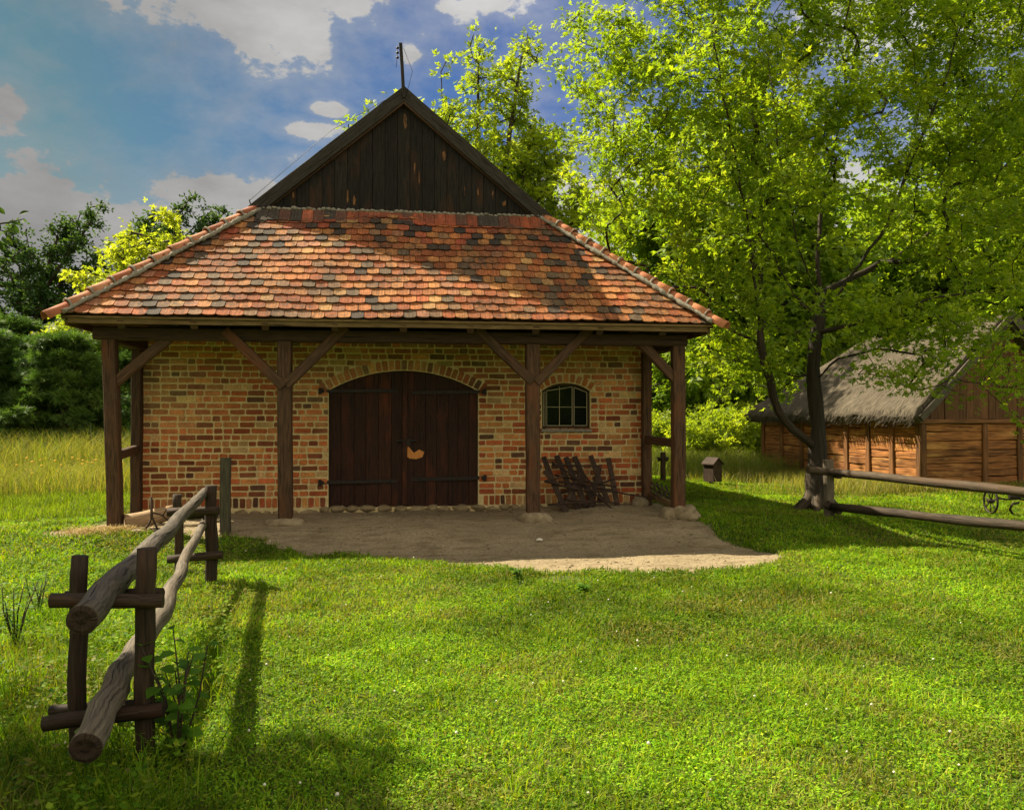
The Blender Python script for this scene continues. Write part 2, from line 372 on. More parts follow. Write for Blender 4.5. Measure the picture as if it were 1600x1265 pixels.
def dirt(x, y):
    x = np.asarray(x, float); y = np.asarray(y, float)
    yb = np.interp(x, fx_, fy_)
    nz = (fbm(x*1.8+50, y*1.8+50, 4)-.5)*.55+(fbm(x*7+50, y*7+50, 9)-.5)*.25
    right = 4.3+sstep(-2.6, -3.6, y)*.35+nz*.4
    m = sstep(-.16, .16, y-yb+nz*.95)*sstep(.15, -.15, x-right)*sstep(-.2, .15, x+4.2+sstep(-2, -2.6, y)*-.9+nz*.5)*(y < 1)
    # worn patch by the left corner post
    m2 = sstep(1, .6, np.hypot((x+4.3)/.55, (y+1.95)/.32)+nz*.8)
    # scattered thin spots beyond the sand edge
    p = atg(880, 905); m3 = sstep(1.0, .4, np.hypot((x-p.x)/.6, (y-p.y)/.3)+nz*4)*.45
    return np.clip(np.maximum(np.maximum(m, m2*.8), m3), 0, 1)
xs = axis(-7, 9, .09, 700); ys = axis(-13, 2, .09, 700)
XX, YY = np.meshgrid(xs, ys); ZZ = gz(XX, YY)
dm = dirt(XX, YY)
ZZ = ZZ-.03*dm*(1-sstep(-2.0, -1.2, YY))+.012*(fbm(XX*6+60, YY*6+60, 3)-.5)*(np.abs(XX) < 20)+dm*.05*(fbm(XX*1.7+9, YY*4+9, 21)-.5)
nx, ny = len(xs), len(ys); V = np.stack([XX.ravel(), YY.ravel(), ZZ.ravel()], 1)
I = np.arange(nx*ny).reshape(ny, nx); Fq = np.stack([I[:-1, :-1].ravel(), I[:-1, 1:].ravel(), I[1:, 1:].ravel(), I[1:, :-1].ravel()], 1)
g = npmesh('ground', V, Fq, np.zeros((len(V), 3)), M['ground'], smooth=True)
a = g.data.attributes.new('dirt', 'FLOAT', 'POINT'); a.data.foreach_set('value', dm.ravel().astype(np.float32))
tag(g, 'grassy yard with a bare sandy patch in front of the porch', 'ground', kind='structure')

# ------------------------------------------------------------------ the brick barn
W = 4.06; PW = 3.97; PY = -1.45; EW = 4.56; EY = -1.9; EZ = 2.90; GY = .25; RZ = 6.83; GW = 2.36; GZ = 4.87; BD = 7.6; WT = 2.86
barn = thing('brick_barn', (0, 0, 0), 'brick outbuilding with red tiled hipped roof, black boarded gable and open timber porch', 'building')
d0 = at(513, 795, 0); d1 = at(747, 795, 0); DX0, DX1 = d0.x, d1.x; DZ0 = .06; DZS = at(513, 610, 0).z; DZT = at(630, 579, 0).z
w0 = at(847, 670, 0); w1 = at(922, 670, 0); WX0, WX1 = w0.x, w1.x; WZ0 = w0.z; WZS = at(847, 610, 0).z; WZT = at(885, 598, 0).z
def arc(x, x0, x1, zs, zt, ext=0):
    """height of a segmental arch at x"""
    c = (x0+x1)/2; a = (x1-x0)/2; s_ = zt-zs; R = (a*a+s_*s_)/(2*s_)+ext; zc = zt-(R-ext); d = R*R-(x-c)**2
    return zc+math.sqrt(max(d, 0)) if d > 0 else -9
# mortar wall with real openings
mb = MB(); TH = .36
def vstrip(x0, x1, za, zb, zc, zd):
    """front+back quads for strip, bottom za/zb(at x0,x1), top zc/zd"""
    b = mb.add([(x0, 0, za), (x1, 0, zb), (x1, 0, zd), (x0, 0, zc), (x0, TH, za), (x1, TH, zb), (x1, TH, zd), (x0, TH, zc)])
    mb.face((b, b+1, b+2, b+3)); mb.face((b+5, b+4, b+7, b+6)); mb.face((b+4, b+5, b+1, b)); mb.face((b+3, b+2, b+6, b+7)); return b
def col_strip(x0, x1, op=None):
    if op is None: vstrip(x0, x1, -.3, -.3, WT, WT)
    else:
        o0, o1, zb, zs, zt = op
        vstrip(x0, x1, -.3, -.3, zb, zb); vstrip(x0, x1, arc(x0, o0, o1, zs, zt), arc(x1, o0, o1, zs, zt), WT, WT)
def jamb(x, z0, z1, s_):
    b = mb.add([(x, 0, z0), (x, TH, z0), (x, TH, z1), (x, 0, z1)]); mb.face((b, b+1, b+2, b+3) if s_ > 0 else (b+3, b+2, b+1, b))
col_strip(-W, DX0)
for i in range(16):
    a0 = DX0+(DX1-DX0)*i/16; a1 = DX0+(DX1-DX0)*(i+1)/16; col_strip(a0, a1, (DX0, DX1, DZ0, DZS, DZT))
col_strip(DX1, WX0)
for i in range(8):
    a0 = WX0+(WX1-WX0)*i/8; a1 = WX0+(WX1-WX0)*(i+1)/8; col_strip(a0, a1, (WX0, WX1, WZ0, WZS, WZT))
col_strip(WX1, W)
jamb(DX0, DZ0, DZS, 1); jamb(DX1, DZ0, DZS, -1); jamb(WX0, WZ0, WZS, 1); jamb(WX1, WZ0, WZS, -1)
for s_ in (-1, 1):                                     # side walls and back wall
    xo = s_*W; xi = s_*(W-TH)
    b = mb.add([(xo, 0, -.3), (xo, BD, -.3), (xo, BD, WT), (xo, 0, WT), (xi, TH, -.3), (xi, BD, -.3), (xi, BD, WT), (xi, TH, WT)])
    mb.face((b, b+1, b+2, b+3)); mb.face((b+4, b+7, b+6, b+5)); 
b = mb.add([(-W, BD, -.3), (W, BD, -.3), (W, BD, WT), (-W, BD, WT), (-W+TH, BD-TH, -.3), (W-TH, BD-TH, -.3), (W-TH, BD-TH, WT), (-W+TH, BD-TH, WT)])
mb.face((b+1, b, b+3, b+2)); mb.face((b+4, b+5, b+6, b+7))
wall = mb.build('wall', M['mortar'], barn)
# bricks
BC = [((.52, .155, .05), 7), ((.42, .105, .038), 6), ((.56, .24, .08), 5), ((.60, .37, .16), 2), ((.24, .075, .033), 4), ((.48, .20, .08), 3), ((.13, .06, .035), 2)]
BCl = [c for c, k in BC for _ in range(k)]
def brick_col(p=None):
    c = random.choice(BCl); k = random.uniform(.8, 1.2)
    if p is not None:
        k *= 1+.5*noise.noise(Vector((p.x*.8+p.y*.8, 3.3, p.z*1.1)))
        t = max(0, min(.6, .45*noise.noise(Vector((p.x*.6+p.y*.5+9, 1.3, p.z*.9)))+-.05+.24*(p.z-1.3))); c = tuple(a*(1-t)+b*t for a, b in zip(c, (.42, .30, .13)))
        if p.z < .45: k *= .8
    return tuple(x*k*random.uniform(.93, 1.07) for x in c)
def brick(mb, O, U, Vv, Nn, hw, hh, d=.010):
    """worn brick face: irregular 8-gon, chamfered; O centre on wall plane"""
    O = Vector(O); c = brick_col(O); j = lambda k: random.uniform(-k, k); k = min(hw, hh)*.32
    out = [(-hw+k, -hh), (hw-k, -hh), (hw, -hh+k), (hw, hh-k), (hw-k, hh), (-hw+k, hh), (-hw, hh-k), (-hw, -hh+k)]
    out = [(a+j(.005), b_+j(.004)) for a, b_ in out]; d = d*random.uniform(.55, 1.3); ti = j(.004); tj = j(.003)
    B = mb.add([O+U*a+Vv*b_-Nn*.003 for a, b_ in out]); T = mb.add([O+U*(a*(1-.006/hw))+Vv*(b_*(1-.006/hh))+Nn*(d+ti*a/hw+tj*b_/hh) for a, b_ in out])
    mb.face([T+i for i in range(8)], None, .5, c)
    for i in range(8): n_ = (i+1) % 8; mb.face((B+i, B+n_, T+n_, T+i), None, .5, c)
ch_ = .1003; RING = .20
def brick_wall(mb, x0, x1, zlo, zhi, place, openings):
    z = zlo; row = 0
    while z < zhi-.03:
        h = ch_*random.uniform(.97, 1.03); zc = z+h/2
        iv = [(x0, x1)]
        for (o0, o1, zb, zs, zt, ring) in openings:
            if zc < zb-.02: continue
            cm = (o0+o1)/2
            if zc < zs: ex = (o1-o0)/2+.006
            else:
                s_ = zt-zs; a_ = (o1-o0)/2; R = (a_*a_+s_*s_)/(2*s_)+ring; zcn = zt-(R-ring); dd = R*R-(zc-zcn)**2
                if dd <= 0: continue
                ex = min(math.sqrt(dd), a_+ring*.55)
            niv = []
            for a_, b_ in iv:
                if b_ <= cm-ex or a_ >= cm+ex: niv.append((a_, b_)); continue
                if a_ < cm-ex: niv.append((a_, cm-ex))
                if b_ > cm+ex: niv.append((cm+ex, b_))
            iv = niv
        head = row % 2
        for a_, b_ in iv:
            x = a_
            while x < b_-.035:
                if random.random() < .25: head = not head
                L = random.uniform(.12, .15) if head else random.uniform(.25, .285)
                if x+L > b_-.06: L = b_-x
                if L > .31: L = L/2
                hw = (L-random.uniform(.012, .022))/2
                if hw > .015:
                    place(mb, x+L/2, zc+random.uniform(-.004, .004), hw, (h-random.uniform(.016, .026))/2)
                x += L
                if random.random() < .5: head = not head
        z += h; row += 1
mb = MB()
Ux, Uz = Vector((1, 0, 0)), Vector((0, 0, 1))
ops = [(DX0, DX1, 0, DZS, DZT, .175), (WX0, WX1, WZ0, WZS, WZT, .15)]
brick_wall(mb, -W, W, .245, WT-.06, lambda m_, x, z, a_, b_: brick(m_, (x, 0, z), Ux, Uz, Vector((0, -1, 0)), a_, b_), ops)
x = -W
while x < W-.05:                                        # row of upright bricks at the foot
    L = random.uniform(.085, .105)
    if not (DX0-.05 < x+L/2 < DX1+.05): brick(mb, (x+L/2, 0, .155+random.uniform(-.006, .006)), Ux, Uz, Vector((0, -1, 0)), L/2-.008, .078)
    x += L
def voussoirs(mb, o0, o1, zs, zt, ring, ext=0.0):
    s_ = zt-zs; a_ = (o1-o0)/2; R = (a_*a_+s_*s_)/(2*s_); zc = zt-R; cx_ = (o0+o1)/2; th = math.asin(min(1, a_/R))+ext
    n = int(2*th*R/.098)
    for i in range(n):
        t = -th+2*th*(i+.5)/n; rad = Vector((math.sin(t), 0, math.cos(t))); tan = Vector((math.cos(t), 0, -math.sin(t)))
        brick(mb, Vector((cx_, 0, zc))+rad*(R+ring/2+.004), tan, rad, Vector((0, -1, 0)), th*R/n-.008, ring/2-.008)
voussoirs(mb, DX0, DX1, DZS, DZT, .175, .04); voussoirs(mb, WX0, WX1, WZS, WZT, .15, .02)
bk = mb.build('brickwork', M['brick'], barn)
mb = MB()
brick_wall(mb, 0, BD, -.05, WT-.06, lambda m_, x, z, a_, b_: brick(m_, (-W, x, z), Vector((0, -1, 0)), Uz, Vector((-1, 0, 0)), a_, b_), [])
brick_wall(mb, 0, BD, -.05, WT-.06, lambda m_, x, z, a_, b_: brick(m_, (W, x, z), Vector((0, 1, 0)), Uz, Vector((1, 0, 0)), a_, b_), [])
mb.build('side_brickwork', M['brick'], barn)
# foundation stones under door and wall
mb = MB(); x = -W+.1
while x < W-.1:
    L = random.uniform(.16, .34)
    if x < DX0-.3: zz, hh = -.01, .055
    else: zz, hh = .02, .06
    mb.rock((x+L/2, .05, zz+random.uniform(-.01, .02)), (L/2*1.04, .12, hh), seed=x*9, rough=.35, sub=2); x += L*.96
mb.build('foundation', M['foundation'], barn)
# door leaves
def plank_poly(mb, xa, xb, y0, th, zb, ztf, rnd, mat_c=(.5, .5, .5)):
    n = 3; pts = [(xa, zb), (xb, zb)]+[(xb+(xa-xb)*i/n, ztf(xb+(xa-xb)*i/n)) for i in range(n+1)]
    uo = random.random()*30; vo = random.random()*30
    b0 = mb.add([(x, y0, z) for x, z in pts]); b1 = mb.add([(x, y0+th, z) for x, z in pts]); k = len(pts)
    mb.face([b0+i for i in range(k)], [(uo+z, vo+x) for x, z in pts], rnd)
    mb.face([b1+i for i in reversed(range(k))], [(uo+z, vo+x) for x, z in reversed(pts)], rnd)
    for i in range(k):
        n_ = (i+1) % k; mb.face((b0+n_, b0+i, b1+i, b1+n_), [(uo+pts[n_][1], vo), (uo+pts[i][1], vo), (uo+pts[i][1], vo+.03), (uo+pts[n_][1], vo+.03)], rnd)
DXM = at(633, 700, 0).x; DYF = .06
atop = lambda x: arc(min(max(x, DX0+.005), DX1-.005), DX0, DX1, DZS, DZT)-.012
for k, (xa, xb, n) in enumerate([(DX0+.008, DXM-.004, 6), (DXM+.004, DX1-.008, 7)]):
    mb = MB(); ws = [random.uniform(.8, 1.2) for _ in range(n)]; t = xa
    for i in range(n):
        L = (xb-xa)*ws[i]/sum(ws); plank_poly(mb, t+.003, t+L-.003, DYF+random.uniform(0, .007), .045, DZ0+.02+random.uniform(-.008, .004)-(.012 if k else 0), atop, random.random()); t += L
    leaf = mb.build('door_leaf', M['door'], barn)
    for zz in (at(560, 611, 0).z, at(560, 753 if k == 0 else 748, 0).z):
        mb = MB(); xe = xa-.14 if k == 0 else xb+.12; xi = DXM-.13 if k == 0 else DXM+.10
        dz = -.012 if k == 0 else .02
        mb.beam((xe, DYF-.012 if False else .0, zz), (xi, DYF-.012, zz-dz), .011, .062, segs=1, wob=0)
        for i in range(4):
            f = .22+.22*i; mb.rock((xe+(xi-xe)*f, DYF-.02, zz-dz*f), (.011, .008, .011), sub=1, rough=0)
        h = mb.build('strap_hinge', M['iron'], leaf)
        mb = MB(); mb.beam((xe, -.025, zz-.05), (xe, -.025, zz+.05), .05, .05, segs=1, wob=0); 
        mb.beam((xe+(.06 if k == 0 else -.06), -.022, zz), (xe, -.022, zz), .03, .06, segs=1, wob=0); mb.build('hinge_pin', M['iron'], h)
mb = MB(); mb.beam((DXM-.005, DYF-.016, DZ0+.03), (DXM-.005, DYF-.016, atop(DXM)-.01), .075, .03, up=(0, 1, 0), segs=6, wob=.001); mb.build('cover_strip', M['door'], barn)
mb = MB(); q = at(636, 688, DYF); mb.beam((q.x-.18, DYF-.03, q.z), (q.x+.16, DYF-.03, q.z), .02, .035, segs=2, wob=.001); mb.beam((q.x+.02, DYF-.04, q.z-.09), (q.x+.02, DYF-.04, q.z+.03), .07, .03, segs=1, wob=0)
mb.tube([(q.x-.1+.03*math.cos(a_), DYF-.05, q.z-.03+.03*math.sin(a_)) for a_ in np.linspace(0, 2*PI, 9)[:-1]], .006, 5, closed=True)
mb.build('door_bolt', M['iron'], barn)
# torn patch of raw wood by the lock
mb = MB(); pts = [(633, 690), (637, 703), (648, 707), (655, 702), (663, 706), (660, 714), (650, 717), (640, 716), (633, 712)]
P = [at(a_, b_, DYF-.012) for a_, b_ in pts]; P = [Vector((p_.x, DYF-.003, p_.z)) for p_ in P]; c0 = sum(P, Vector())/len(P); b = mb.add(P+[c0-Vector((0, .006, 0))])
for i in range(len(P)): mb.face((b+i, b+len(P), b+(i+1) % len(P)) if True else 0)
mb.build('torn_wood_patch', M['rawwood'], barn)
# window
mb = MB(); fr = .035; YF = .07
n = 10; xsn = [WX0+(WX1-WX0)*i/n for i in range(n+1)]
top = [Vector((x, YF, (arc(x, WX0, WX1, WZS, WZT) if 0 < i < n else WZS)-fr/2)) for i, x in enumerate(xsn)]
loop = [Vector((WX0+fr/2, YF, WZ0+fr/2)), Vector((WX1-fr/2, YF, WZ0+fr/2))]
for a_, b_ in zip(top[:-1], top[1:]): mb.beam(a_, b_, fr, fr, up=(0, 1, 0), segs=1, wob=0)
mb.beam((WX0+fr/2, YF, WZ0), (WX0+fr/2, YF, WZS), fr, fr, segs=1, wob=0); mb.beam((WX1-fr/2, YF, WZ0), (WX1-fr/2, YF, WZS), fr, fr, segs=1, wob=0)
mb.beam((WX0, YF, WZ0+fr/2), (WX1, YF, WZ0+fr/2), fr, fr, segs=1, wob=0)
window = mb.build('window', M['beam'], barn)
mb = MB(); mb.beam((WX0-.02, -.01, WZ0-.025), (WX1+.02, -.01, WZ0-.025), .10, .05, segs=3, wob=.002); mb.build('sill', M['cement'], window)
mb = MB(); pl_ = [(x, arc(min(max(x, WX0+.01), WX1-.01), WX0, WX1, WZS, WZT)-.03) for x in xsn]
b = mb.add([(WX0+.02, YF+.012, WZ0+.02)]+[(x, YF+.012, z) for x, z in pl_]+[(WX1-.02, YF+.012, WZ0+.02)]); mb.face([b+i for i in reversed(range(len(pl_)+2))]); mb.build('pane', M['glass'], window)
mb = MB(); ww = WX1-WX0
casm = [(WX0+.045, WX0+ww*.13), (WX0+ww*.17, WX0+ww*.70), (WX0+ww*.74, WX1-.045)]
casm = [(at(848, 640, 0).x+.02, at(852.5, 640, 0).x), (at(855, 640, 0).x, at(895, 640, 0).x), (at(898, 640, 0).x, at(918, 640, 0).x)]
zt_ = lambda x: arc(x, WX0, WX1, WZS, WZT)-.055
for a_, b_ in casm:
    for x in (a_, b_): mb.beam((x, YF-.012, WZ0+.055), (x, YF-.012, zt_(x)), .012, .012, segs=1, wob=0)
    mb.beam((a_, YF-.012, WZ0+.055), (b_, YF-.012, WZ0+.055), .012, .012, segs=1, wob=0)
    mb.beam((a_, YF-.012, zt_(a_)), (b_, YF-.012, zt_(b_)), .012, .012, segs=1, wob=0)
    zm = (WZ0+WZT)/2-.02; mb.beam((a_, YF-.012, zm), (b_, YF-.012, zm), .009, .009, segs=1, wob=0)
xm = (casm[1][0]+casm[1][1])/2; mb.beam((xm, YF-.012, WZ0+.055), (xm, YF-.012, zt_(xm)), .01, .01, segs=1, wob=0)
mb.build('glazing_bars', M['lead'], window)
mb = MB(); zz = WZ0; mb.beam((at(853.8, 640, 0).x, YF-.006, WZ0+.02), (at(853.8, 640, 0).x, YF-.006, WZT-.06), .022, .03, segs=1, wob=0); mb.build('mullion', M['beam'], window); mb = MB()
mb.beam((at(896.5, 640, 0).x, YF-.006, WZ0+.02), (at(896.5, 640, 0).x, YF-.006, WZT-.04), .022, .03, segs=1, wob=0); mb.build('mullion', M['beam'], window)

# timber porch
PLZ = 2.60                                              # underside of the wall plate over posts
posts = []
px_posts = [(181, 178, 2), (446, 445, 3), (833, 833, 1), (1058, 1058, 0)]
for i, (pb, pt, k) in enumerate([(181, 172, 0), (446, 445, 1), (833, 832, 2), (1060, 1059, 3)]):
    X = at(pb, 820, PY).x; zt = PLZ; zb = [-.12, .02, .05, .07][i]; Xt = at(pt, 540, PY).x; wd = [.18, .195, .20, .185][i]
    mb = MB(); mb.beam((X, PY, zb), (Xt, PY, zt), wd, wd, up=(0, 1, 0), segs=7, wob=.005, ch=.08, rnd=.45+.12*i % .5)
    po = mb.build('post', M['post'], barn); posts.append((X, Xt))
def brace(p0, p1, y=PY, nm='brace', wd=.14, th=.11):
    mb = MB(); mb.beam(at(*p0, y), at(*p1, y), wd, th, up=(0, 1, 0), segs=5, wob=.003, rnd=random.uniform(.4, .9)); return mb.build(nm, M['post'], barn)
PYb = PY-.07
brace((172, 604), (283, 512)); brace((443, 604), (352, 516), PYb); brace((447, 602), (540, 510), PYb)
brace((832, 596), (746, 514), PYb); brace((838, 598), (922, 512), PYb); brace((1060, 598), (984, 516))
mb = MB(); mb.beam((-PW-.3, PY, PLZ+.09), (PW+.3, PY, PLZ+.09), .20, .18, segs=12, wob=.004); mb.build('wall_plate', M['beam'], barn)
for s_ in (-1, 1):                                      # side plates, wall posts, side rails
    Xw = (at(214, 700, -.12).x if s_ < 0 else at(1010, 700, -.12).x)
    Xp = posts[0][1] if s_ < 0 else posts[3][1]
    mb = MB(); mb.beam((Xp, PY, PLZ+.05), (Xw, BD, PLZ+.05), .18, .17, segs=8); mb.build('side_plate', M['beam'], barn)
    mb = MB(); mb.beam((Xw, -.13, .0), (Xw, -.13, PLZ), .15, .15, up=(0, 1, 0), segs=6, wob=.005, ch=.08); mb.build('wall_post', M['post'], barn)
    zr = .99 if s_ < 0 else 1.12
    X0 = posts[0][0] if s_ < 0 else posts[3][0]
    mb = MB(); mb.beam((X0, PY+.1, zr), (Xw, -.2, zr+.03), .09, .13, segs=4, wob=.003); mb.build('side_rail', M['post'], barn)
mb = MB(); Xw = at(1013, 700, 0).x
mb.beam((posts[3][0]-.02, PY+.1, .16), (Xw, -.1, .22), .08, .10, segs=3); mb.build('sill_beam', M['fascia'], barn)

# roof deck (boards under the tiles)
mb = MB()
E0 = Vector((-EW, EY, EZ)); E1 = Vector((EW, EY, EZ)); G0 = Vector((-GW, GY, GZ)); G1 = Vector((GW, GY, GZ)); R0 = Vector((0, GY-.12, RZ)); RB = Vector((0, BD+.4, RZ))
G0 = Vector((-GW, GY-.05, GZ)); G1 = Vector((GW, GY-.05, GZ)); GB0 = Vector((-GW, BD+.4, GZ)); GB1 = Vector((GW, BD+.4, GZ)); EB0 = Vector((-EW, BD+.4, EZ)); EB1 = Vector((EW, BD+.4, EZ))
def slab(pts, t=.05):
    n_ = (pts[1]-pts[0]).cross(pts[2]-pts[0]).normalized()
    a_ = mb.add([p_-n_*.035 for p_ in pts]); b_ = mb.add([p_-n_*(.035+t) for p_ in pts]); k = len(pts)
    uvs = [(p_.x+p_.y, p_.z) for p_ in pts]
    mb.face([a_+i for i in range(k)], uvs); mb.face([b_+i for i in reversed(range(k))], uvs[::-1])
    for i in range(k): n2 = (i+1) % k; mb.face((a_+n2, a_+i, b_+i, b_+n2), [(0, 0)]*4)
slab([E0, E1, G1, G0]); slab([EB0, E0, G0, GB0]); slab([GB0, G0, R0, RB]); slab([E1, EB1, GB1, G1]); slab([G1, GB1, RB, R0])
deck = mb.build('roof_deck', M['beam'], barn)
x = -3.8
while x < 3.9:
    ye = min(.1, EY+(EW-abs(x))*.93-.25); mb = MB(); mb.beam((x, EY+.06, EZ-.13), (x, ye, EZ-.13+(ye-EY-.06)*.93), .10, .12, segs=2); mb.build('rafter', M['beam'], barn); x += .95
mb = MB(); mb.beam((-EW+.09, EY+.05, EZ-.075), (EW-.09, EY+.05, EZ-.075), .045, .085, segs=14, wob=.004, ch=.1, rnd=.6)
mb.beam((-EW+.03, EY+.025, EZ-.033), (EW-.03, EY+.025, EZ-.033), .06, .03, segs=14, wob=.003, ch=.1, rnd=.9)
mb.build('fascia', M['fascia'], barn)
for s_ in (-1, 1):
    mb = MB(); mb.beam((s_*(EW-.05), EY+.09, EZ-.085), (s_*(EW-.05), BD+.35, EZ-.085), .045, .115, segs=14, wob=.004, rnd=.5); mb.build('fascia', M['fascia'], barn)

# tiles
TC = [((.37, .115, .04), 9), ((.40, .14, .046), 9), ((.44, .18, .06), 8), ((.32, .085, .028), 6), ((.24, .125, .065), 4), ((.14, .09, .055), 3), ((.06, .042, .034), 2), ((.36, .15, .08), 2), ((.47, .25, .095), 2)]
TCl = [c for c, k in TC for _ in range(k)]
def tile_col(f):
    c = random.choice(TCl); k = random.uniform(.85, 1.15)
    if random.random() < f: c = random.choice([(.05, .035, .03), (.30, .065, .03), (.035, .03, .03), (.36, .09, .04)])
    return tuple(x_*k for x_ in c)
def tile_field(mb, O, U, V_, Nn, rows, exp, tw, urange, lean=0.0, darktop=0.0):
    """O lower-left origin; U along eave, V_ up the slope; urange(v)->(u0,u1)"""
    for r in range(rows):
        v = r*exp-.03; ua, ub = urange(max(v, 0)); off = (r % 2)*tw/2
        k = int(math.floor((ua-off)/tw)); wave = random.uniform(-.006, .006)
        while True:
            u = off+k*tw; k += 1
            if u > ub: break
            u0 = max(u+.002+random.uniform(0, .003), ua); u1 = min(u+tw-.002-random.uniform(0, .003), ub)
            if u1-u0 < .035: continue
            L = exp*1.75; vv = v+wave+random.uniform(-.008, .008)+.006*math.sin(u*2.1+r*.3); lift = .044+random.uniform(-.005, .010); th = .021
            f = min(1, max(0, (r/rows-.55)*2.2))*darktop; c = tile_col(f); rn = random.random()  # upper tiles more often dark: roof shadow painted into their colour
            n = 6; sk = random.uniform(-.006, .006); pts = []
            for i in range(n+1):
                s_ = -1+2*i/n; pts.append((u0+(u1-u0)*(i/n), vv+.024*(1-math.sqrt(max(0, 1-.86*s_*s_)))/.63+sk*s_))
            top = [(u1, vv+L), (u0, vv+L)]
            def P3(u_, v_, h): 
                base = O+U*u_+V_*v_; sg = .018*math.sin(u_*.9+v_*.7)+.012*math.sin(u_*2.3-v_*1.9+1); return base+Nn*(h+sg*.9)
            poly = pts+top; hts = [lift]*(n+1)+[.010, .010]
            a_ = mb.add([P3(p_[0], p_[1], h+(random.uniform(-.001, .001))) for p_, h in zip(poly, hts)])
            mb.face([a_+i for i in range(len(poly))], [(p_[0]+rn*7, p_[1]+rn*9) for p_ in poly], .5, c)
            bb = mb.add([P3(p_[0], p_[1]+.002, lift-th) for p_ in pts]); 
            for i in range(n): mb.face((a_+i+1, a_+i, bb+i, bb+i+1), [(0, 0)]*4, .5, tuple(x_*.5 for x_ in c))  # lower edges darkened, painting shade into the gaps beneath tiles
            bb2 = mb.add([P3(top[0][0], top[0][1], -.004), P3(top[1][0], top[1][1], -.004)])
            mb.face((a_+n+1, a_+n, bb+n, bb2), [(0, 0)]*4, .5, c); mb.face((a_, a_+n+2, bb2+1, bb), [(0, 0)]*4, .5, c)
mb = MB(); U = Vector((1, 0, 0)); V_ = (Vector((0, G0.y-E0.y, GZ-EZ))); SL = V_.length; V_.normalize(); Nn = U.cross(V_)
rows = 16; exp = SL/rows
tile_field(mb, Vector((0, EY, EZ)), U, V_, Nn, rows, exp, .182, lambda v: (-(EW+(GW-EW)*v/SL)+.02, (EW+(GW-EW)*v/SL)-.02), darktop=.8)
# second undercourse peeping out below the eave
for i in range(52):
    pass
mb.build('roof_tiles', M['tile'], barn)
# steep dark top course under the gable
mb = MB(); x = -GW+.02
while x < GW-.05:
    c = random.choice([(.32, .075, .035), (.26, .06, .03), (.05, .04, .035), (.36, .10, .05), (.12, .05, .035), (.30, .07, .03)]); wd = .178; x1 = min(x+wd-.006, GW-.02)
    jz = random.uniform(-.012, .012); y0 = GY-.33; z0 = GZ-.20+jz; y1 = GY-.10; z1 = GZ+.05
    b = mb.add([(x, y0, z0), (x1, y0, z0+random.uniform(-.01, .01)), (x1, y1, z1), (x, y1, z1), (x, y0+.015, z0-.02), (x1, y0+.015, z0-.02)])
    mb.face((b, b+1, b+2, b+3), [(x, 0), (x1, 0), (x1, .2), (x, .2)], .5, c); mb.face((b+4, b+5, b+1, b), None, .5, c); x += wd
mb.build('top_course', M['tile'], barn)
mb = MB(); n = 60                                        # cement fillet at the foot of the gable
for i in range(n):
    x = -GW+2*GW*(i+.5)/n; mb.rock((x, GY-.09, GZ+.045+random.uniform(-.01, .012)), (.055, .05, random.uniform(.025, .042)), seed=i, rough=.5, sub=1)
mb.build('cement_fillet', M['cement'], barn)
# side slopes: lower and upper fields
for s_ in (-1, 1):
    mb = MB()
    for (a_, b_, vr) in ((Vector((s_*EW, 0, EZ)), Vector((s_*GW, 0, GZ)), 'hip'), (Vector((s_*GW, 0, GZ)), Vector((0, 0, RZ)), 'up')):
        V2 = b_-a_; S2 = V2.length; V2.normalize(); U2 = Vector((0, -1 if s_ < 0 else 1, 0)); N2 = U2.cross(V2)
        rws = max(1, round(S2/.158)); YB = BD+.4
        def ur(v, vr=vr, S2=S2, s_=s_):
            yf = (EY+(G0.y-EY)*v/S2+.03) if vr == 'hip' else GY-.03
            return (-YB, -yf) if s_ < 0 else (yf, YB)
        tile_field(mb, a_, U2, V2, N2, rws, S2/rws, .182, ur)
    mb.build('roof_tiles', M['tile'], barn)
mb = MB(); y = GY-.1                                     # ridge tiles
def half_tile(mb, p0, p1, r0, r1, c, upv):
    t = (p1-p0).normalized(); sx = t.cross(upv).normalized(); sy = sx.cross(t); n = 8; A = []; B = []; A2 = []; B2 = []
    for i in range(n+1):
        an = PI*(-.04+1.08*i/n); d = sx*math.cos(an)+sy*math.sin(an); A.append(p0+d*r0); B.append(p1+d*r1); A2.append(p0+d*(r0-.014)); B2.append(p1+d*(r1-.014))
    a_ = mb.add(A); b_ = mb.add(B); a2 = mb.add(A2); b2 = mb.add(B2)
    for i in range(n):
        mb.face((a_+i, a_+i+1, b_+i+1, b_+i)[::-1], None, .5, c, True); mb.face((a2+i, a2+i+1, b2+i+1, b2+i), None, .5, tuple(x_*.8 for x_ in c), True)
        mb.face((a_+i, a_+i+1, a2+i+1, a2+i), None, .5, c); mb.face((b_+i, b_+i+1, b2+i+1, b2+i)[::-1], None, .5, c)
while y < BD+.4:
    half_tile(mb, Vector((0, y, RZ+.0)), Vector((0, y+.4, RZ+.0)), .11, .095, (.36, .12, .06), Vector((0, 0, 1))); y += .36
mb.build('ridge_tiles', M['hiptile'], barn)
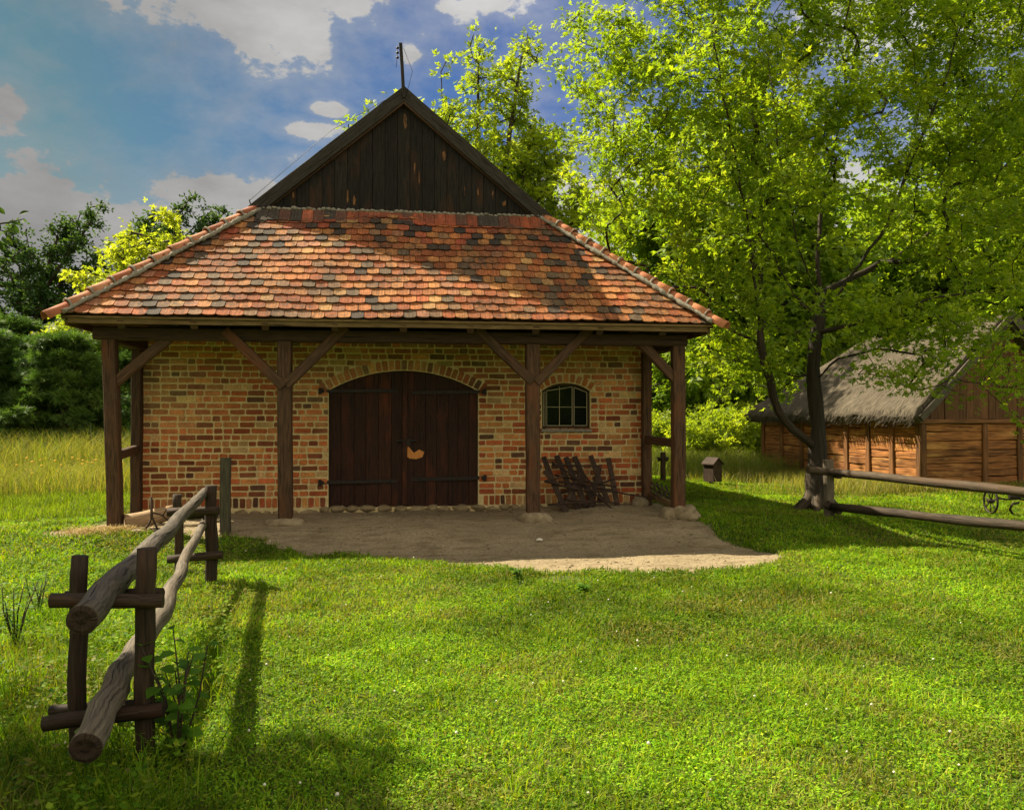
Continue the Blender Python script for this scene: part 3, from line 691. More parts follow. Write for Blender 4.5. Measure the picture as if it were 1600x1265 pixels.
for s_, E_, G_ in ((-1, E0, G0), (1, E1, G1)):
    mb = MB(); d = (G_-E_); L = d.length; d.normalize(); upv = Vector((s_*.25, -.25, 1)).normalized(); st = E_-d*.20; n = 11; stp = (L+.20)/n
    for i in range(n):
        p0 = st+d*(stp*i)+upv*.035; p1 = st+d*(stp*(i+1)+.04)+upv*.025
        j = Vector((random.uniform(-.008, .008), random.uniform(-.008, .008), random.uniform(-.006, .006)))
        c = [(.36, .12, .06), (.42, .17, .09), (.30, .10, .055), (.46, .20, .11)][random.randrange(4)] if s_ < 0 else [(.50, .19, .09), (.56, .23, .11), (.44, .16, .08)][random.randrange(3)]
        half_tile(mb, p0+j, p1+j, .105, .08, c, upv)
    mb.build('hip_tiles', M['hiptile'], barn)
    sd = d.cross(upv).normalized()
    for k in (-1, 1):
        mb = MB(); P = []; Rr = []
        for i in range(70):
            q = E_.lerp(G_, i/69); P.append(q+sd*k*(.10+random.uniform(-.008, .008))+upv*(.022+random.uniform(-.006, .008))); Rr.append(random.uniform(.020, .042))
        mb.tube(P, Rr, 8, lump=.5, seed=k); mb.build('hip_mortar', M['cement'], barn)
    for i in range(1, 11):
        mb = MB(); q = st+d*(stp*i)+upv*.036; r_ = [random.uniform(.012, .022) for _ in range(9)]
        mb.tube([q+sd*math.cos(an)*.098+upv*math.sin(an)*.103 for an in np.linspace(-.1, PI+.1, 9)], r_, 6, lump=.5, seed=i); mb.build('joint_mortar', M['cement'], barn)
# gable planks and verge boards
mb = MB(); n = 23; slope = (RZ-GZ)/GW
for i in range(n):
    xa = -GW+2*GW*i/n; xb = xa+2*GW/n
    zt = lambda x: GZ+(GW-abs(x))*slope-.03
    if i == n//2:
        pass
    y0 = GY-.03+random.uniform(0, .010); rn = random.random()
    pts_top = sorted({xa+.003, xb-.003})
    plank_poly(mb, xa+.0035, xb-.0035, y0, .03, GZ-.02+random.uniform(-.01, .01), lambda x: max(GZ-.01, zt(x)), rn)
gab = mb.build('gable_boards', M['gable'], barn)
mb = MB(); b = mb.add([(-GW, GY+.06, GZ-.1), (GW, GY+.06, GZ-.1), (0, GY+.06, RZ-.1)]); mb.face((b, b+1, b+2)); mb.build('gable_backing', M['dark'], barn)
mb = MB(); b = mb.add([(-GW, BD+.2, GZ), (GW, BD+.2, GZ), (0, BD+.2, RZ)]); mb.face((b+2, b+1, b), [(0, 0), (3, 0), (1.5, 2)])
b = mb.add([(-EW, BD+.21, EZ-.1), (EW, BD+.21, EZ-.1), (GW, BD+.21, GZ), (-GW, BD+.21, GZ)]); mb.face((b+3, b+2, b+1, b), [(0, 0)]*4); mb.build('rear_gable', M['gable'], barn)
for s_ in (-1, 1):
    mb = MB(); lo = Vector((s_*(GW+.07), GY-.10+(.0 if s_ < 0 else .003), GZ-.035+.02)); hi = Vector((s_*(-.045), GY-.10+(.0 if s_ < 0 else .003), RZ+.095))
    mb.beam(lo, hi, .20, .06, up=(0, 1, 0), segs=8, wob=.003, ch=.08, rnd=.5 if s_ > 0 else .3); mb.build('verge_board', M['verge'], barn)
    mb = MB(); lo2 = lo+Vector((s_*.045, .09, .045)); hi2 = hi+Vector((s_*.01, .09, .045)); mb.beam(lo2, hi2, .03, .13, up=(0, 1, 0), segs=8, wob=.002); mb.build('verge_cap', M['verge'], barn)
# knots, rusty weeping stains on the boards
m, nt = newmat('resin_stain'); N = NT(nt); nz = N.noise(N.mapping(N.n('ShaderNodeTexCoord').outputs['Object'], (40, 1, 9)), 1, 4, .6)
finish(N, N.mix(N.maprange(nz, .4, .6), (.03, .015, .008), (.20, .085, .025)), .7); M['stain'] = m
for (px, py, w_, h_) in [(553, 313, 3, 9), (543, 308, 1.6, 14), (633, 190, 3.2, 16), (655, 275, 1.3, 12), (694, 243, 3.5, 9), (726, 300, 1.1, 9), (747, 300, 1.5, 7), (458, 305, 2, 6), (788, 318, 3, 5), (770, 305, 1.5, 8), (648, 262, 1.4, 10)]:
    n_ = 14; pp = []
    for i in range(n_):
        an = 2*PI*i/n_; r_ = random.uniform(.55, 1.15); q = at(px+math.cos(an)*w_*r_, py+math.sin(an)*h_*r_, GY-.0345); pp.append(q)
    mb = MB(); b = mb.add(pp); mb.face([b+i for i in reversed(range(n_))]); mb.build('stain', M['stain'], gab)
# finial pole with insulators and stay wires
mb = MB(); f0 = Vector((0, GY-.13, RZ-.02)); ft = at(626, 68, GY-.13); mb.beam(f0, ft, .055, .055, up=(0, 1, 0), segs=5, wob=.002, rnd=.2); fp = mb.build('finial_pole', M['verge'], barn)
mb = MB(); mb.tube([(f0.x+.03, f0.y, f0.z), (f0.x+.14, f0.y, f0.z+.45), (ft.x+.05, ft.y, ft.z-.08)], .004, 5); mb.tube([(ft.x-.05, ft.y, ft.z-.08), (ft.x-.07, ft.y, ft.z-.4)], .004, 5)
for k in range(3): mb.rock((ft.x-.05, ft.y, ft.z-.08-.08*k), (.028, .028, .025), sub=1, rough=0)
mb.build('wire_fittings', M['iron'], fp)
mb = MB(); q = at(392, 318, GY-.1); mb.tube([q+Vector((0, 0, -.02)), q+Vector((-.03, 0, .07))], .01, 5); mb.tube([q+Vector((-.02, 0, .05)), at(520, 210, GY-.1)+Vector((-.03, 0, .06)), f0+Vector((-.06, 0, .1))], .004, 4); mb.build('lightning_wire', M['iron'], barn)

# ------------------------------------------------------------------ stones
def stone(px, py, r, label, seed, Y=None, mat='stone', dz=0., name='footing_stone', grp='stones under the porch posts', rough=.22, cat='stone'):
    p_ = atg(px, py) if Y is None else at(px, py, Y)
    if Y is not None: p_.z = gzf(p_.x, p_.y)
    mb = MB(); mb.rock((p_.x, p_.y, p_.z+dz), r, seed=seed, rough=rough); o = mb.build(name, M[mat], None, (p_.x, p_.y, p_.z)); tag(o, label, cat, grp); return o
stone(446, 830, (.30, .20, .085), 'flat sandy stone under the second porch post, left of the doors', 1, PY-.02, dz=.01)
stone(838, 815, (.26, .20, .12), 'rounded sandy stone under the porch post beside the window', 2, PY-.02, dz=.01)
stone(1048, 812, (.17, .19, .13), 'smaller boulder on the left under the right corner post', 3, PY, dz=.03)
stone(1073, 815, (.22, .21, .155), 'large rugged boulder under the right corner post of the porch', 4, PY-.12, dz=.04, rough=.45)
stone(1000, 795, (.16, .12, .11), 'squat reddish stone at the foot of the right wall corner', 6, -.35, dz=.03, grp=None, name='stone')
stone(843, 851, (.042, .03, .02), 'small white pebble lying on the bare sand in front of the porch', 5, None, 'white', .012, 'pebble', None, cat='pebble')

# ------------------------------------------------------------------ near fence on the left
def rnd_log(pts, r0, r1, sides=14, seed=0, lump=.14, sub=5, wig=.01):
    P = []; R = []
    for i in range(len(pts)-1):
        for k in range(sub):
            f = k/sub; q = Vector(pts[i]).lerp(Vector(pts[i+1]), f); P.append(q)
    P.append(Vector(pts[-1])); n_ = len(P)
    for i in range(n_):
        f = i/(n_-1); s_ = noise.noise(Vector((seed*5.3, f*n_*.35, 0))); t_ = noise.noise(Vector((seed*2.3+9, f*n_*.35, 4)))
        if 0 < i < n_-1: P[i] = P[i]+Vector((s_*wig, t_*wig*.3, t_*wig))
        R.append((r0+(r1-r0)*f)*(1+.1*noise.noise(Vector((f*n_*.5, seed, 1)))))
    return P, R
A = atg(226, 1188); Bp = atg(112, 1188); Cc = atg(331, 910); Dd = atg(281, 893)
Yn = A.y; Yf = Cc.y
fence = thing('pole_fence', (A.x, A.y, A.z), 'rustic fence of two long grey poles laid between paired dark posts at the left', 'fence')
def fpost(px0, py1, p, r, seed, dx=0):
    q = at(px0, py1, p.y); P, R = rnd_log([(p.x, p.y, p.z-.15), ((p.x+q.x)/2+dx, p.y, (p.z+q.z)/2), (q.x, q.y, q.z)], r, r*1.0, seed=seed, wig=.012)
    mb = MB(); mb.tube(P, R, 14, lump=.22, seed=seed); return mb.build('post', M['fencedark'], fence)
fpost(230, 856, A, .046, 1); fpost(126, 868, Vector((Bp.x, Yn+.12, Bp.z)), .044, 2, -.01)
fpost(329, 758, Cc, .058, 3); fpost(277, 772, Dd, .052, 4)
def fbar(p0, p1, Y0, Y1, r, seed, nm='crosspiece'):
    a_, b_ = at(*p0, Y0), at(*p1, Y1); P, R = rnd_log([a_, b_], r, r, seed=seed, wig=.006); mb = MB(); mb.tube(P, R, 10, lump=.25, seed=seed); return mb.build(nm, M['fencedark'], fence)
fbar((79, 937), (255, 939), Yn-.07, Yn-.06, .034, 5); fbar((104, 931), (254, 926), Yn+.22, Yn+.12, .028, 6)
fbar((68, 1130), (256, 1108), Yn-.07, Yn-.06, .036, 7); fbar((80, 1110), (254, 1098), Yn+.22, Yn+.12, .028, 8)
fbar((262, 800), (342, 797), Yf-.06, Yf-.06, .045, 9); fbar((262, 874), (348, 866), Yf-.06, Yf-.06, .042, 10)
fbar((272, 808), (340, 803), Yf+.1, Yf+.1, .035, 11)
# poles: butt end near the viewer
def pole(pxs, r0, r1, seed, wig):
    pts = [at(a_, b_, Y) for a_, b_, Y in pxs]; P, R = rnd_log(pts, r0, r1, seed=seed, wig=wig, sub=9); mb = MB(); mb.tube(P, R, 18, lump=.10, seed=seed)
    o = mb.build('rail', M['fence'], fence); mb = MB(); e = P[0]; t = (P[0]-P[1]).normalized(); sx = t.cross(Vector((0, 0, 1))).normalized(); sy = sx.cross(t)
    pts2 = []; rr = R[0]*.99
    b = mb.add([e+t*.012+sx*.006]); k = 16
    for ring, (f, h) in enumerate(((.35, .004), (.7, .011), (.97, .003))):
        mb.add([e+t*(h+random.uniform(-.003, .003))+(sx*math.cos(2*PI*i/k)+sy*math.sin(2*PI*i/k))*rr*f for i in range(k)])
    for i in range(k):
        n_ = (i+1) % k; mb.face((b, b+1+i, b+1+n_), [(0, 0), (.3, .1*i), (.3, .1*i)])
        for q in range(2): mb.face((b+1+q*k+i, b+1+(q+1)*k+i, b+1+(q+1)*k+n_, b+1+q*k+n_), [(0, i*.05), (.05, i*.05), (.05, i*.05+.05), (0, i*.05+.05)])
    mb.build('sawn_end', M['fencedark'], o); return o
Ymid = (Yn+Yf)/2
pole([(128, 968, Yn-.42), (196, 893, Yn+.3), (268, 824, Ymid-.2), (320, 768, Yf+.35)], .070, .045, 1, .015)
pole([(134, 1168, Yn-.42), (190, 1050, Yn+.15), (252, 958, Yn+1.2), (285, 885, Ymid+.5), (322, 808, Yf+.35)], .073, .037, 2, .022)
# lone squared post
p = atg(352, 850); q = at(353, 715, p.y); mb = MB(); mb.beam((p.x, p.y, p.z-.15), q, .13, .12, up=(0, 1, 0), segs=6, wob=.005, ch=.12)
mb.build('x', M['greypost'], None, (p.x, p.y, p.z)).name = 'wooden_post'; tag(bpy.data.objects['wooden_post'], 'lone greenish grey squared post standing just right of the pole fence', 'post')

# log, stones and iron stand by the left corner
a_ = at(196, 818, PY+.05); b_ = at(272, 800, PY+.3); P, R = rnd_log([a_, b_], .13, .11, seed=21, wig=.01); mb = MB(); mb.tube(P, R, 14, lump=.15)
lg = mb.build('fallen_log', M['log'], None, a_); tag(lg, 'short pale log lying on the ground beside the left corner post', 'log')
for i, (px, py, rr, lb) in enumerate([(246, 829, (.12, .08, .03), 'flat slab left of the pole fence, below the pale log'), (300, 821, (.13, .07, .035), 'flat slab behind the far pair of fence posts'), (215, 832, (.10, .07, .03), 'flat slab nearest the left corner post')]):
    stone(px, py, rr, lb, 30+i, None, 'stone', .01, 'slab', 'flat slabs near the pale log', cat='slab')
st = atg(238, 832); stand = thing('iron_stand', st, 'rusty iron implement with hoop and bent legs beside the pale log', 'farm implement')
T = lambda px, py, Y=st.y: at(px, py, Y)
mb = MB(); mb.tube([T(236, 776), T(237, 800), T(237, 812)], .018, 7); mb.build('stem', M['rack'], stand)
mb = MB(); mb.tube([T(237, 808), T(232, 820), T(222, 832)], .013, 6); mb.build('leg', M['rack'], stand)
mb = MB(); mb.tube([T(238, 808), T(243, 820), T(248, 830)], .013, 6); mb.build('leg', M['rack'], stand)
mb = MB(); mb.tube([T(237, 800), T(252, 804), T(262, 812), T(268, 816)], .011, 6); mb.tube([T(254, 806), T(260, 796), T(268, 792)], .009, 6); mb.build('handle', M['rack'], stand)

# ------------------------------------------------------------------ wooden harrow frames leaning on the wall
def rack(slats, bars, label, y_top=-.10, y_bot=-.62, name='wooden_rack', zt=713, zb=800):
    def T(px, py): 
        f = (py-zt)/(zb-zt); return at(px, py, y_top+(y_bot-y_top)*f)
    o = thing(name, T(slats[0][2], slats[0][3]), label, 'wooden rack', 'old wooden racks leaning against the brick wall')
    for (x0, y0, x1, y1) in slats:
        mb = MB(); mb.beam(T(x0, y0), T(x1, y1), .085, .04, up=(0, 1, 0), segs=4, wob=.006, ch=.15); mb.build('slat', M['rack'], o)
    for (x0, y0, x1, y1) in bars:
        mb = MB(); P, R = rnd_log([T(x0, y0)-Vector((0, .03, 0)), T(x1, y1)-Vector((0, .03, 0))], .018, .015, seed=x0, wig=.02); mb.tube(P, R, 7); mb.build('crossbar', M['rack'], o)
    return o
rack([(870, 712, 903, 795), (884, 715, 915, 792), (898, 713, 928, 788), (923, 712, 950, 785), (950, 716, 967, 800), (937, 730, 921, 798), (910, 735, 880, 797)], [(866, 742, 962, 760), (874, 770, 960, 748), (862, 726, 940, 727), (880, 780, 965, 786), (872, 752, 955, 765)], 'larger rack of slanting dark slats leaning beneath the window')
rack([(849, 714, 884, 800), (851, 735, 872, 760)], [(850, 752, 895, 740), (855, 788, 930, 784)], 'narrow rack of crooked dark slats beside the window porch post', -.2, -.7)
for i, (pts, lb) in enumerate([([(852, 752), (900, 764), (960, 768), (1012, 777)], 'long thin bent stick lying across the racks towards the wall corner'),
        ([(862, 722), (895, 742), (925, 765), (950, 790), (970, 803)], 'crooked dark pole sloping down across the racks to the right'),
        ([(925, 801), (940, 806), (968, 804)], 'curved dark stick lying on the sand at the foot of the racks'),
        ([(905, 730), (935, 770), (960, 800)], 'straight thin pole leaning over the racks')]):
    P = [at(px, py, -.32-.4*min(1, (py-713)/87)) for px, py in pts]; P, R = rnd_log(P, .017, .012, seed=40+i, wig=.012); mb = MB(); mb.tube(P, R, 7, lump=.2)
    tag(mb.build('stick', M['rack'], None, P[0]), lb, 'stick', 'loose sticks on the racks')

# ------------------------------------------------------------------ small things on the right
b0 = atg(1108, 757); bx_ = thing('post_box', b0, 'small dark wooden box with pitched roof on a low stake', 'wooden box')
Yb = b0.y; A0 = at(1101, 752, Yb); A1 = at(1126, 752, Yb); zt = at(1113, 722, Yb).z; za = at(1113, 714, Yb).z; wd = (A1.x-A0.x)
cx_ = (A0.x+A1.x)/2; ang = .5
def rot2(x, y): return Vector((cx_+x*math.cos(ang)-y*math.sin(ang), Yb+x*math.sin(ang)+y*math.cos(ang), 0))
mb = MB(); hw = wd*.38; z0 = A0.z
for k in range(4):
    cs_ = [(-hw, -hw), (hw, -hw), (hw, hw), (-hw, hw)]; a_, c_ = cs_[k], cs_[(k+1) % 4]; p0, p1 = rot2(*a_), rot2(*c_)
    b = mb.add([p0+Vector((0, 0, z0)), p1+Vector((0, 0, z0)), p1+Vector((0, 0, zt)), p0+Vector((0, 0, zt))]); mb.face((b, b+1, b+2, b+3), [(0, 0), (0, .3), (.5, .3), (.5, 0)], .4)
p0, p1, p2, p3 = [rot2(x_, y_)+Vector((0, 0, zt)) for x_, y_ in ((-hw, -hw), (hw, -hw), (hw, hw), (-hw, hw))]
b = mb.add([p0, p1, (p0+p1)/2+Vector((0, 0, za-zt-.02)), p3, p2, (p2+p3)/2+Vector((0, 0, za-zt-.02))]); mb.face((b, b+1, b+2)); mb.face((b+4, b+3, b+5))
body = mb.build('body', M['rack'], bx_)
mb = MB(); e = hw*1.25
for s_ in (-1, 1):
    q0, q1 = rot2(s_*e, -e)+Vector((0, 0, zt-.03)), rot2(s_*e, e)+Vector((0, 0, zt-.03)); r0_, r1_ = rot2(0, -e)+Vector((0, 0, za)), rot2(0, e)+Vector((0, 0, za))
    b = mb.add([q0, q1, r1_, r0_]+[v_-Vector((0, 0, .025)) for v_ in (q0, q1, r1_, r0_)])
    uv4 = [(0, 0), (.5, 0), (.5, .3), (0, .3)]; mb.face((b, b+1, b+2, b+3), uv4, .3); mb.face((b+4, b+7, b+6, b+5), uv4, .3)
    for i in range(4): n_ = (i+1) % 4; mb.face((b+i, b+4+i, b+4+n_, b+n_), uv4, .3)
mb.build('roof', M['rack'], bx_)
mb = MB(); s0 = rot2(-hw*.5, 0); mb.beam(s0+Vector((0, 0, b0.z-.1)), s0+Vector((0, 0, z0+.01)), .07, .07, up=(0, 1, 0), segs=2); mb.build('stake', M['rack'], bx_)
mb = MB(); q = rot2(hw+.012, .0); mb.beam(q+Vector((0, 0, z0+.2)), q+Vector((0, 0, z0+.36)), .03, .015, segs=1, wob=0); mb.build('latch', M['white'], bx_)
# wooden hand pump / tap post glimpsed through the porch
b0 = atg(1036, 752); pp = thing('tap_post', b0, 'short dark post with a crosswise knob seen through the right porch opening', 'post')
mb = MB(); mb.beam((b0.x, b0.y, b0.z-.1), at(1036, 706, b0.y), .11, .11, up=(0, 1, 0), segs=4); mb.build('stem', M['rack'], pp)
mb = MB(); mb.tube([at(1028, 718, b0.y), at(1033, 716, b0.y), at(1044, 717, b0.y)], [.055, .045, .055], 8); mb.build('cross_arm', M['iron'], pp)
# lattice leaning behind corner post
l0 = at(1020, 780, -.5); la = thing('lattice', l0, 'dark slatted lattice leaning low behind the right corner post', 'lattice')
for nm, prs in (('slat', [((1019+7*i, 752+2*i), (1030+7*i, 778+3*i)) for i in range(4)]), ('crossbar', [((1016, 754+7*i), (1046, 771+7*i)) for i in range(4)])):
    for p0, p1 in prs: mb = MB(); mb.beam(at(*p0, -.4), at(*p1, -.75), .025, .018, segs=1); mb.build(nm, M['rack'], la)

# right fence
b0 = atg(1296, 808); rf = thing('rail_fence', b0, 'low fence of two split rails running right from a short post beside the tree', 'fence')
mb = MB(); q = at(1294, 718, b0.y); mb.beam((b0.x, b0.y, b0.z-.15), q, .13, .12, up=(0, 1, 0), segs=5, wob=.006); mb.build('post', M['fence'], rf)
e0 = atg(1760, 905); 
mb = MB(); mb.beam((e0.x, e0.y, e0.z-.15), (e0.x, e0.y, e0.z+.85), .13, .12, up=(0, 1, 0), segs=5, wob=.006); mb.build('post', M['fence'], rf)
for (pa, pb, ra) in (((1262, 733), (1600, 768), .062), ((1292, 787), (1600, 822), .066)):
    a_ = at(*pa, b0.y-.12); m_ = at(1600, pb[1], 0); 
    # depth at px 1600 chosen on the straight line post -> far post
    f = (1600-1296)/(1760-1296); Ym = None; r_ = ray(*pb)
    # intersect ray with vertical plane through the two posts
    dx, dy = e0.x-b0.x, e0.y-b0.y; t_ = ((b0.x-CX)*dy-(b0.y-.12-CY)*dx)/(r_.x*dy-r_.y*dx)
    mid = Vector((CX+r_.x*t_, CY+r_.y*t_, CZ+r_.z*t_)); st_ = at(1296, pa[1]+4, b0.y-.12)
    end = st_+(mid-st_)*((e0-b0).length+.25)/((mid-st_).length)
    P, R = rnd_log([a_, st_, mid, end], ra*.9, ra, seed=pa[1], wig=.02, sub=7); mb = MB(); mb.tube(P, R, 12, lump=.18); mb.build('rail', M['raildark'], rf)
for py in (742, 797):
    mb = MB(); q = at(1301, py, b0.y-.02); mb.tube([q+Vector((.02, -.18, 0)), q+Vector((.02, .12, .0))], .045, 8); mb.build('peg', M['rack'], rf)

# wheel hoe
wb = atg(1548, 803); wh = thing('wheeled_cultivator', wb, 'small black iron cultivator with spoked wheel standing behind the right fence', 'farm implement')
def wheel(px, py, R_, parent, name='wheel', tilt=.45):
    c = at(px, py, wb.y+(.0 if px < 1570 else -.15)); c.z = gzf(c.x, c.y)+R_+.02; ax = Vector((.95, -.12, 0)).normalized(); e1 = Vector((-ax.y, ax.x, 0)); e2 = Vector((0, 0, 1))
    e1 = ax.cross(e2)
    mb = MB(); mb.tube([c+e1*math.cos(t)*R_+e2*math.sin(t)*R_ for t in np.linspace(0, 2*PI, 25)[:-1]], .018, 8, closed=True); o = mb.build(name, M['iron'], parent)
    for k in range(7):
        t = 2*PI*k/7+.2; mb = MB(); mb.tube([c+(e1*math.cos(t)+e2*math.sin(t))*.03, c+(e1*math.cos(t)+e2*math.sin(t))*R_], .010, 6); mb.build('spoke', M['iron'], o)
    mb = MB(); mb.tube([c-ax*.05, c+ax*.05], .035, 10); mb.build('hub', M['iron'], o); return c, ax
c1, ax1 = wheel(1548, 785, .20, wh)
c2 = at(1590, 786, wb.y-.1)
mb = MB(); mb.tube([c1, c1+Vector((.12, -.03, .05)), at(1574, 780, wb.y-.05), at(1592, 779, wb.y-.1), at(1640, 790, wb.y-.2)], .016, 7); mb.build('axle_bar', M['iron'], wh)
mb = MB(); mb.beam(at(1577, 776, wb.y-.08), at(1625, 774, wb.y-.12), .06, .05, segs=2); mb.build('beam', M['iron'], wh)
mb = MB(); mb.tube([at(1582, 803, wb.y-.1), at(1578, 795, wb.y-.1), at(1582, 787, wb.y-.1), at(1592, 785, wb.y-.1)], .02, 7); mb.build('tine', M['iron'], wh)
mb = MB(); mb.tube([at(1600, 780, wb.y-.1), at(1640, 765, wb.y-.3), at(1700, 720, wb.y-.5)], .018, 7); mb.build('handle', M['rack'], wh)

# ------------------------------------------------------------------ thatched timber barn
A = atg(1440, 766); Bk = atg(1196, 740); A.z = -.2
u = Vector((Bk.x-A.x, Bk.y-A.y, 0)); BL = u.length; u.normalize(); v = Vector((u.y, -u.x, 0)); HW = 2.25; zev = 1.42; zr = at(1597, 493, A.y).z
tb = thing('thatched_barn', (A.x, A.y, -.2), 'low timber barn with grey thatched roof and orange board walls behind the right fence', 'building')
O = Vector((A.x, A.y, 0))
def L3(a_, b_, z): return O+u*a_+v*b_+Vector((0, 0, z))
mb = MB(); z = -.15; k = 0
while z < zev-.02:
    h = random.uniform(.15, .21); h = min(h, zev-z)
    mb.beam(L3(.02, 0, z+h/2), L3(BL-.02, 0, z+h/2), .10, h*.96, segs=24, wob=.012, ch=.14, rnd=random.random()); z += h
mb.build('side_wall', M['barnwall'], tb)
mb = MB(); z = -.15
while z < zev-.02:
    h = random.uniform(.15, .21); h = min(h, zev-z)
    mb.beam(L3(0, .02, z+h/2), L3(0, 2*HW, z+h/2), .10, h*.96, segs=10, wob=.012, ch=.14, rnd=random.random()); z += h
mb.build('end_wall', M['barnwall'], tb)
mb = MB(); b = mb.add([L3(BL, 0, -.3), L3(BL, 2*HW, -.3), L3(BL, 2*HW, zev), L3(BL, 0, zev), L3(0, 2*HW, -.3), L3(0, 2*HW, zev)]); mb.face((b, b+1, b+2, b+3)); mb.face((b+1, b+4, b+5, b+2)); mb.build('back_wall', M['barnwall'], tb)
for f in (0, .14, .27, .40, .55, .70, .85, 1.0):
    mb = MB(); mb.beam(L3(BL*f, -.035, -.2), L3(BL*f, -.035, zev), .15, .12, up=v, segs=3, wob=.004); mb.build('wall_post', M['barnboard'], tb)
for f in (.0, 1.7, 2.7, 4.4):
    mb = MB(); mb.beam(L3(-.035, f, -.2), L3(-.035, f, zev), .12, .15, up=v, segs=3, wob=.004); mb.build('wall_post', M['barnboard'], tb)
mb = MB(); mb.beam(L3(-.08, -.1, zev+.02), L3(-.08, 2*HW+.1, zev+.02), .10, .09, segs=5); mb.build('tie_beam', M['barnboard'], tb)
n = 22; mb = MB()
for i in range(n):
    a_ = 2*HW*i/n; b_ = 2*HW*(i+1)/n; f = lambda t: zev+.07+(1-abs(t-HW)/HW)*(zr-zev-.3)
    y_ = -.04+random.uniform(-.01, .01); uo = random.random()*30; pts = [L3(y_, a_+.004, zev+.06), L3(y_, b_-.004, zev+.06), L3(y_, b_-.004, f(b_)), L3(y_, a_+.004, f(a_))]
    b = mb.add(pts); uvs = [(uo+p_.z, a_*3 if i in (0, 3) else b_*3) for i, p_ in enumerate(pts)]; mb.face((b, b+1, b+2, b+3), uvs, random.random())
mb.build('gable_boards', M['barnboard'], tb)
def thatch_slope(ea, eb, rb, ra, th=.28, nu=70, nv=22, seed=0):
    """ea,eb eave ends; ra,rb ridge ends"""
    mb = MB(); nrm = (eb-ea).cross(ra-ea).normalized()
    if nrm.z < 0: nrm = -nrm
    top = []; bot = []
    LU = (eb-ea).length; LV = (ra-ea).length
    for j in range(nv+1):
        for i in range(nu+1):
            fu, fv = i/nu, j/nv; p_ = (ea.lerp(eb, fu)).lerp(ra.lerp(rb, fu), fv)
            nz = noise.fractal(Vector((fu*LU*3.2+seed, fv*LV*1.6, seed)), .8, 2.1, 4)*.05+noise.noise(Vector((fu*LU*.7, fv*LV*.5, seed+3)))*.07
            e = nrm*(nz+th*(1 if 0 < j else .75)); sag = Vector((0, 0, noise.noise(Vector((fu*LU*1.5, seed, 2)))*.07 if j == 0 else 0)); top.append(p_+e+sag); bot.append(p_+sag*.7)
    a_ = mb.add(top); b_ = mb.add(bot)
    for j in range(nv):
        for i in range(nu):
            q = [a_+j*(nu+1)+i, a_+j*(nu+1)+i+1, a_+(j+1)*(nu+1)+i+1, a_+(j+1)*(nu+1)+i]
            uvs = [(x_*LU/nu, y_*LV/nv) for x_, y_ in ((i, j), (i+1, j), (i+1, j+1), (i, j+1))]; mb.face(q, uvs, .5, smooth=True)
            mb.face([k+(b_-a_) for k in q[::-1]], uvs[::-1])
    for i in range(nu): mb.face((a_+i, b_+i, b_+i+1, a_+i+1), [(i*LU/nu, 0), (i*LU/nu, -.3), ((i+1)*LU/nu, -.3), ((i+1)*LU/nu, 0)])
    for i0, i1 in ((0, 0), (nu, nu)):
        for j in range(nv):
            p0 = j*(nu+1)+i0; p1 = (j+1)*(nu+1)+i0; mb.face((a_+p0, a_+p1, b_+p1, b_+p0), [(j*.3, 0), (j*.3+.3, 0), (j*.3+.3, .3), (j*.3, .3)])
    # loose straw ends along the eave and over the slope
    for k in range(900):
        fu = random.random(); fv = random.choice([0, 0, random.random()]); p_ = ea.lerp(eb, fu).lerp(ra.lerp(rb, fu), fv)+nrm*(th+.0 if fv else random.uniform(.02, th)); dn = (ea-ra).normalized()
        q_ = p_+dn*random.uniform(.08, .2)+Vector((random.uniform(-.04, .04), random.uniform(-.04, .04), random.uniform(-.06, .04))); s_ = (eb-ea).normalized()*.012
        bb = mb.add([p_-s_, p_+s_, q_]); mb.face((bb, bb+1, bb+2), [(fu*9, 0), (fu*9+.1, 0), (fu*9, .2)])
    return mb
OV = .24; zo = zev-.02; 
ridge0 = L3(-.25, HW, zr-.2); ridge1 = L3(BL-2.2, HW, zr-.2)
s1 = thatch_slope(L3(-.25, -OV, zo), L3(BL+.5, -OV, zo), ridge1, ridge0, seed=1).build('thatch', M['thatch'], tb)
s2 = thatch_slope(L3(BL+.5, 2*HW+OV, zo), L3(-.25, 2*HW+OV, zo), ridge0, ridge1, seed=2).build('thatch', M['thatch'], tb)
s3 = thatch_slope(L3(BL+.5, -OV, zo), L3(BL+.5, 2*HW+OV, zo), ridge1+v*.05, ridge1-v*.05, seed=3, nu=40).build('thatch', M['thatch'], tb)
for s_ in (0, 1):
    mb = MB(); mb.beam(L3(-.30, -OV-.03 if s_ == 0 else 2*HW+OV, zo+.10), L3(-.30, HW+(.1 if s_ == 0 else -.1), zr-.02+.1), .16, .05, up=u, segs=6, wob=.006); mb.build('verge_board', M['fence'], tb)
mb = MB(); mb.rock(tuple(L3(.1, -.2, -.1)), (.22, .14, .12), seed=3, rough=.3); o = mb.build('corner_stone', M['stone'], tb)

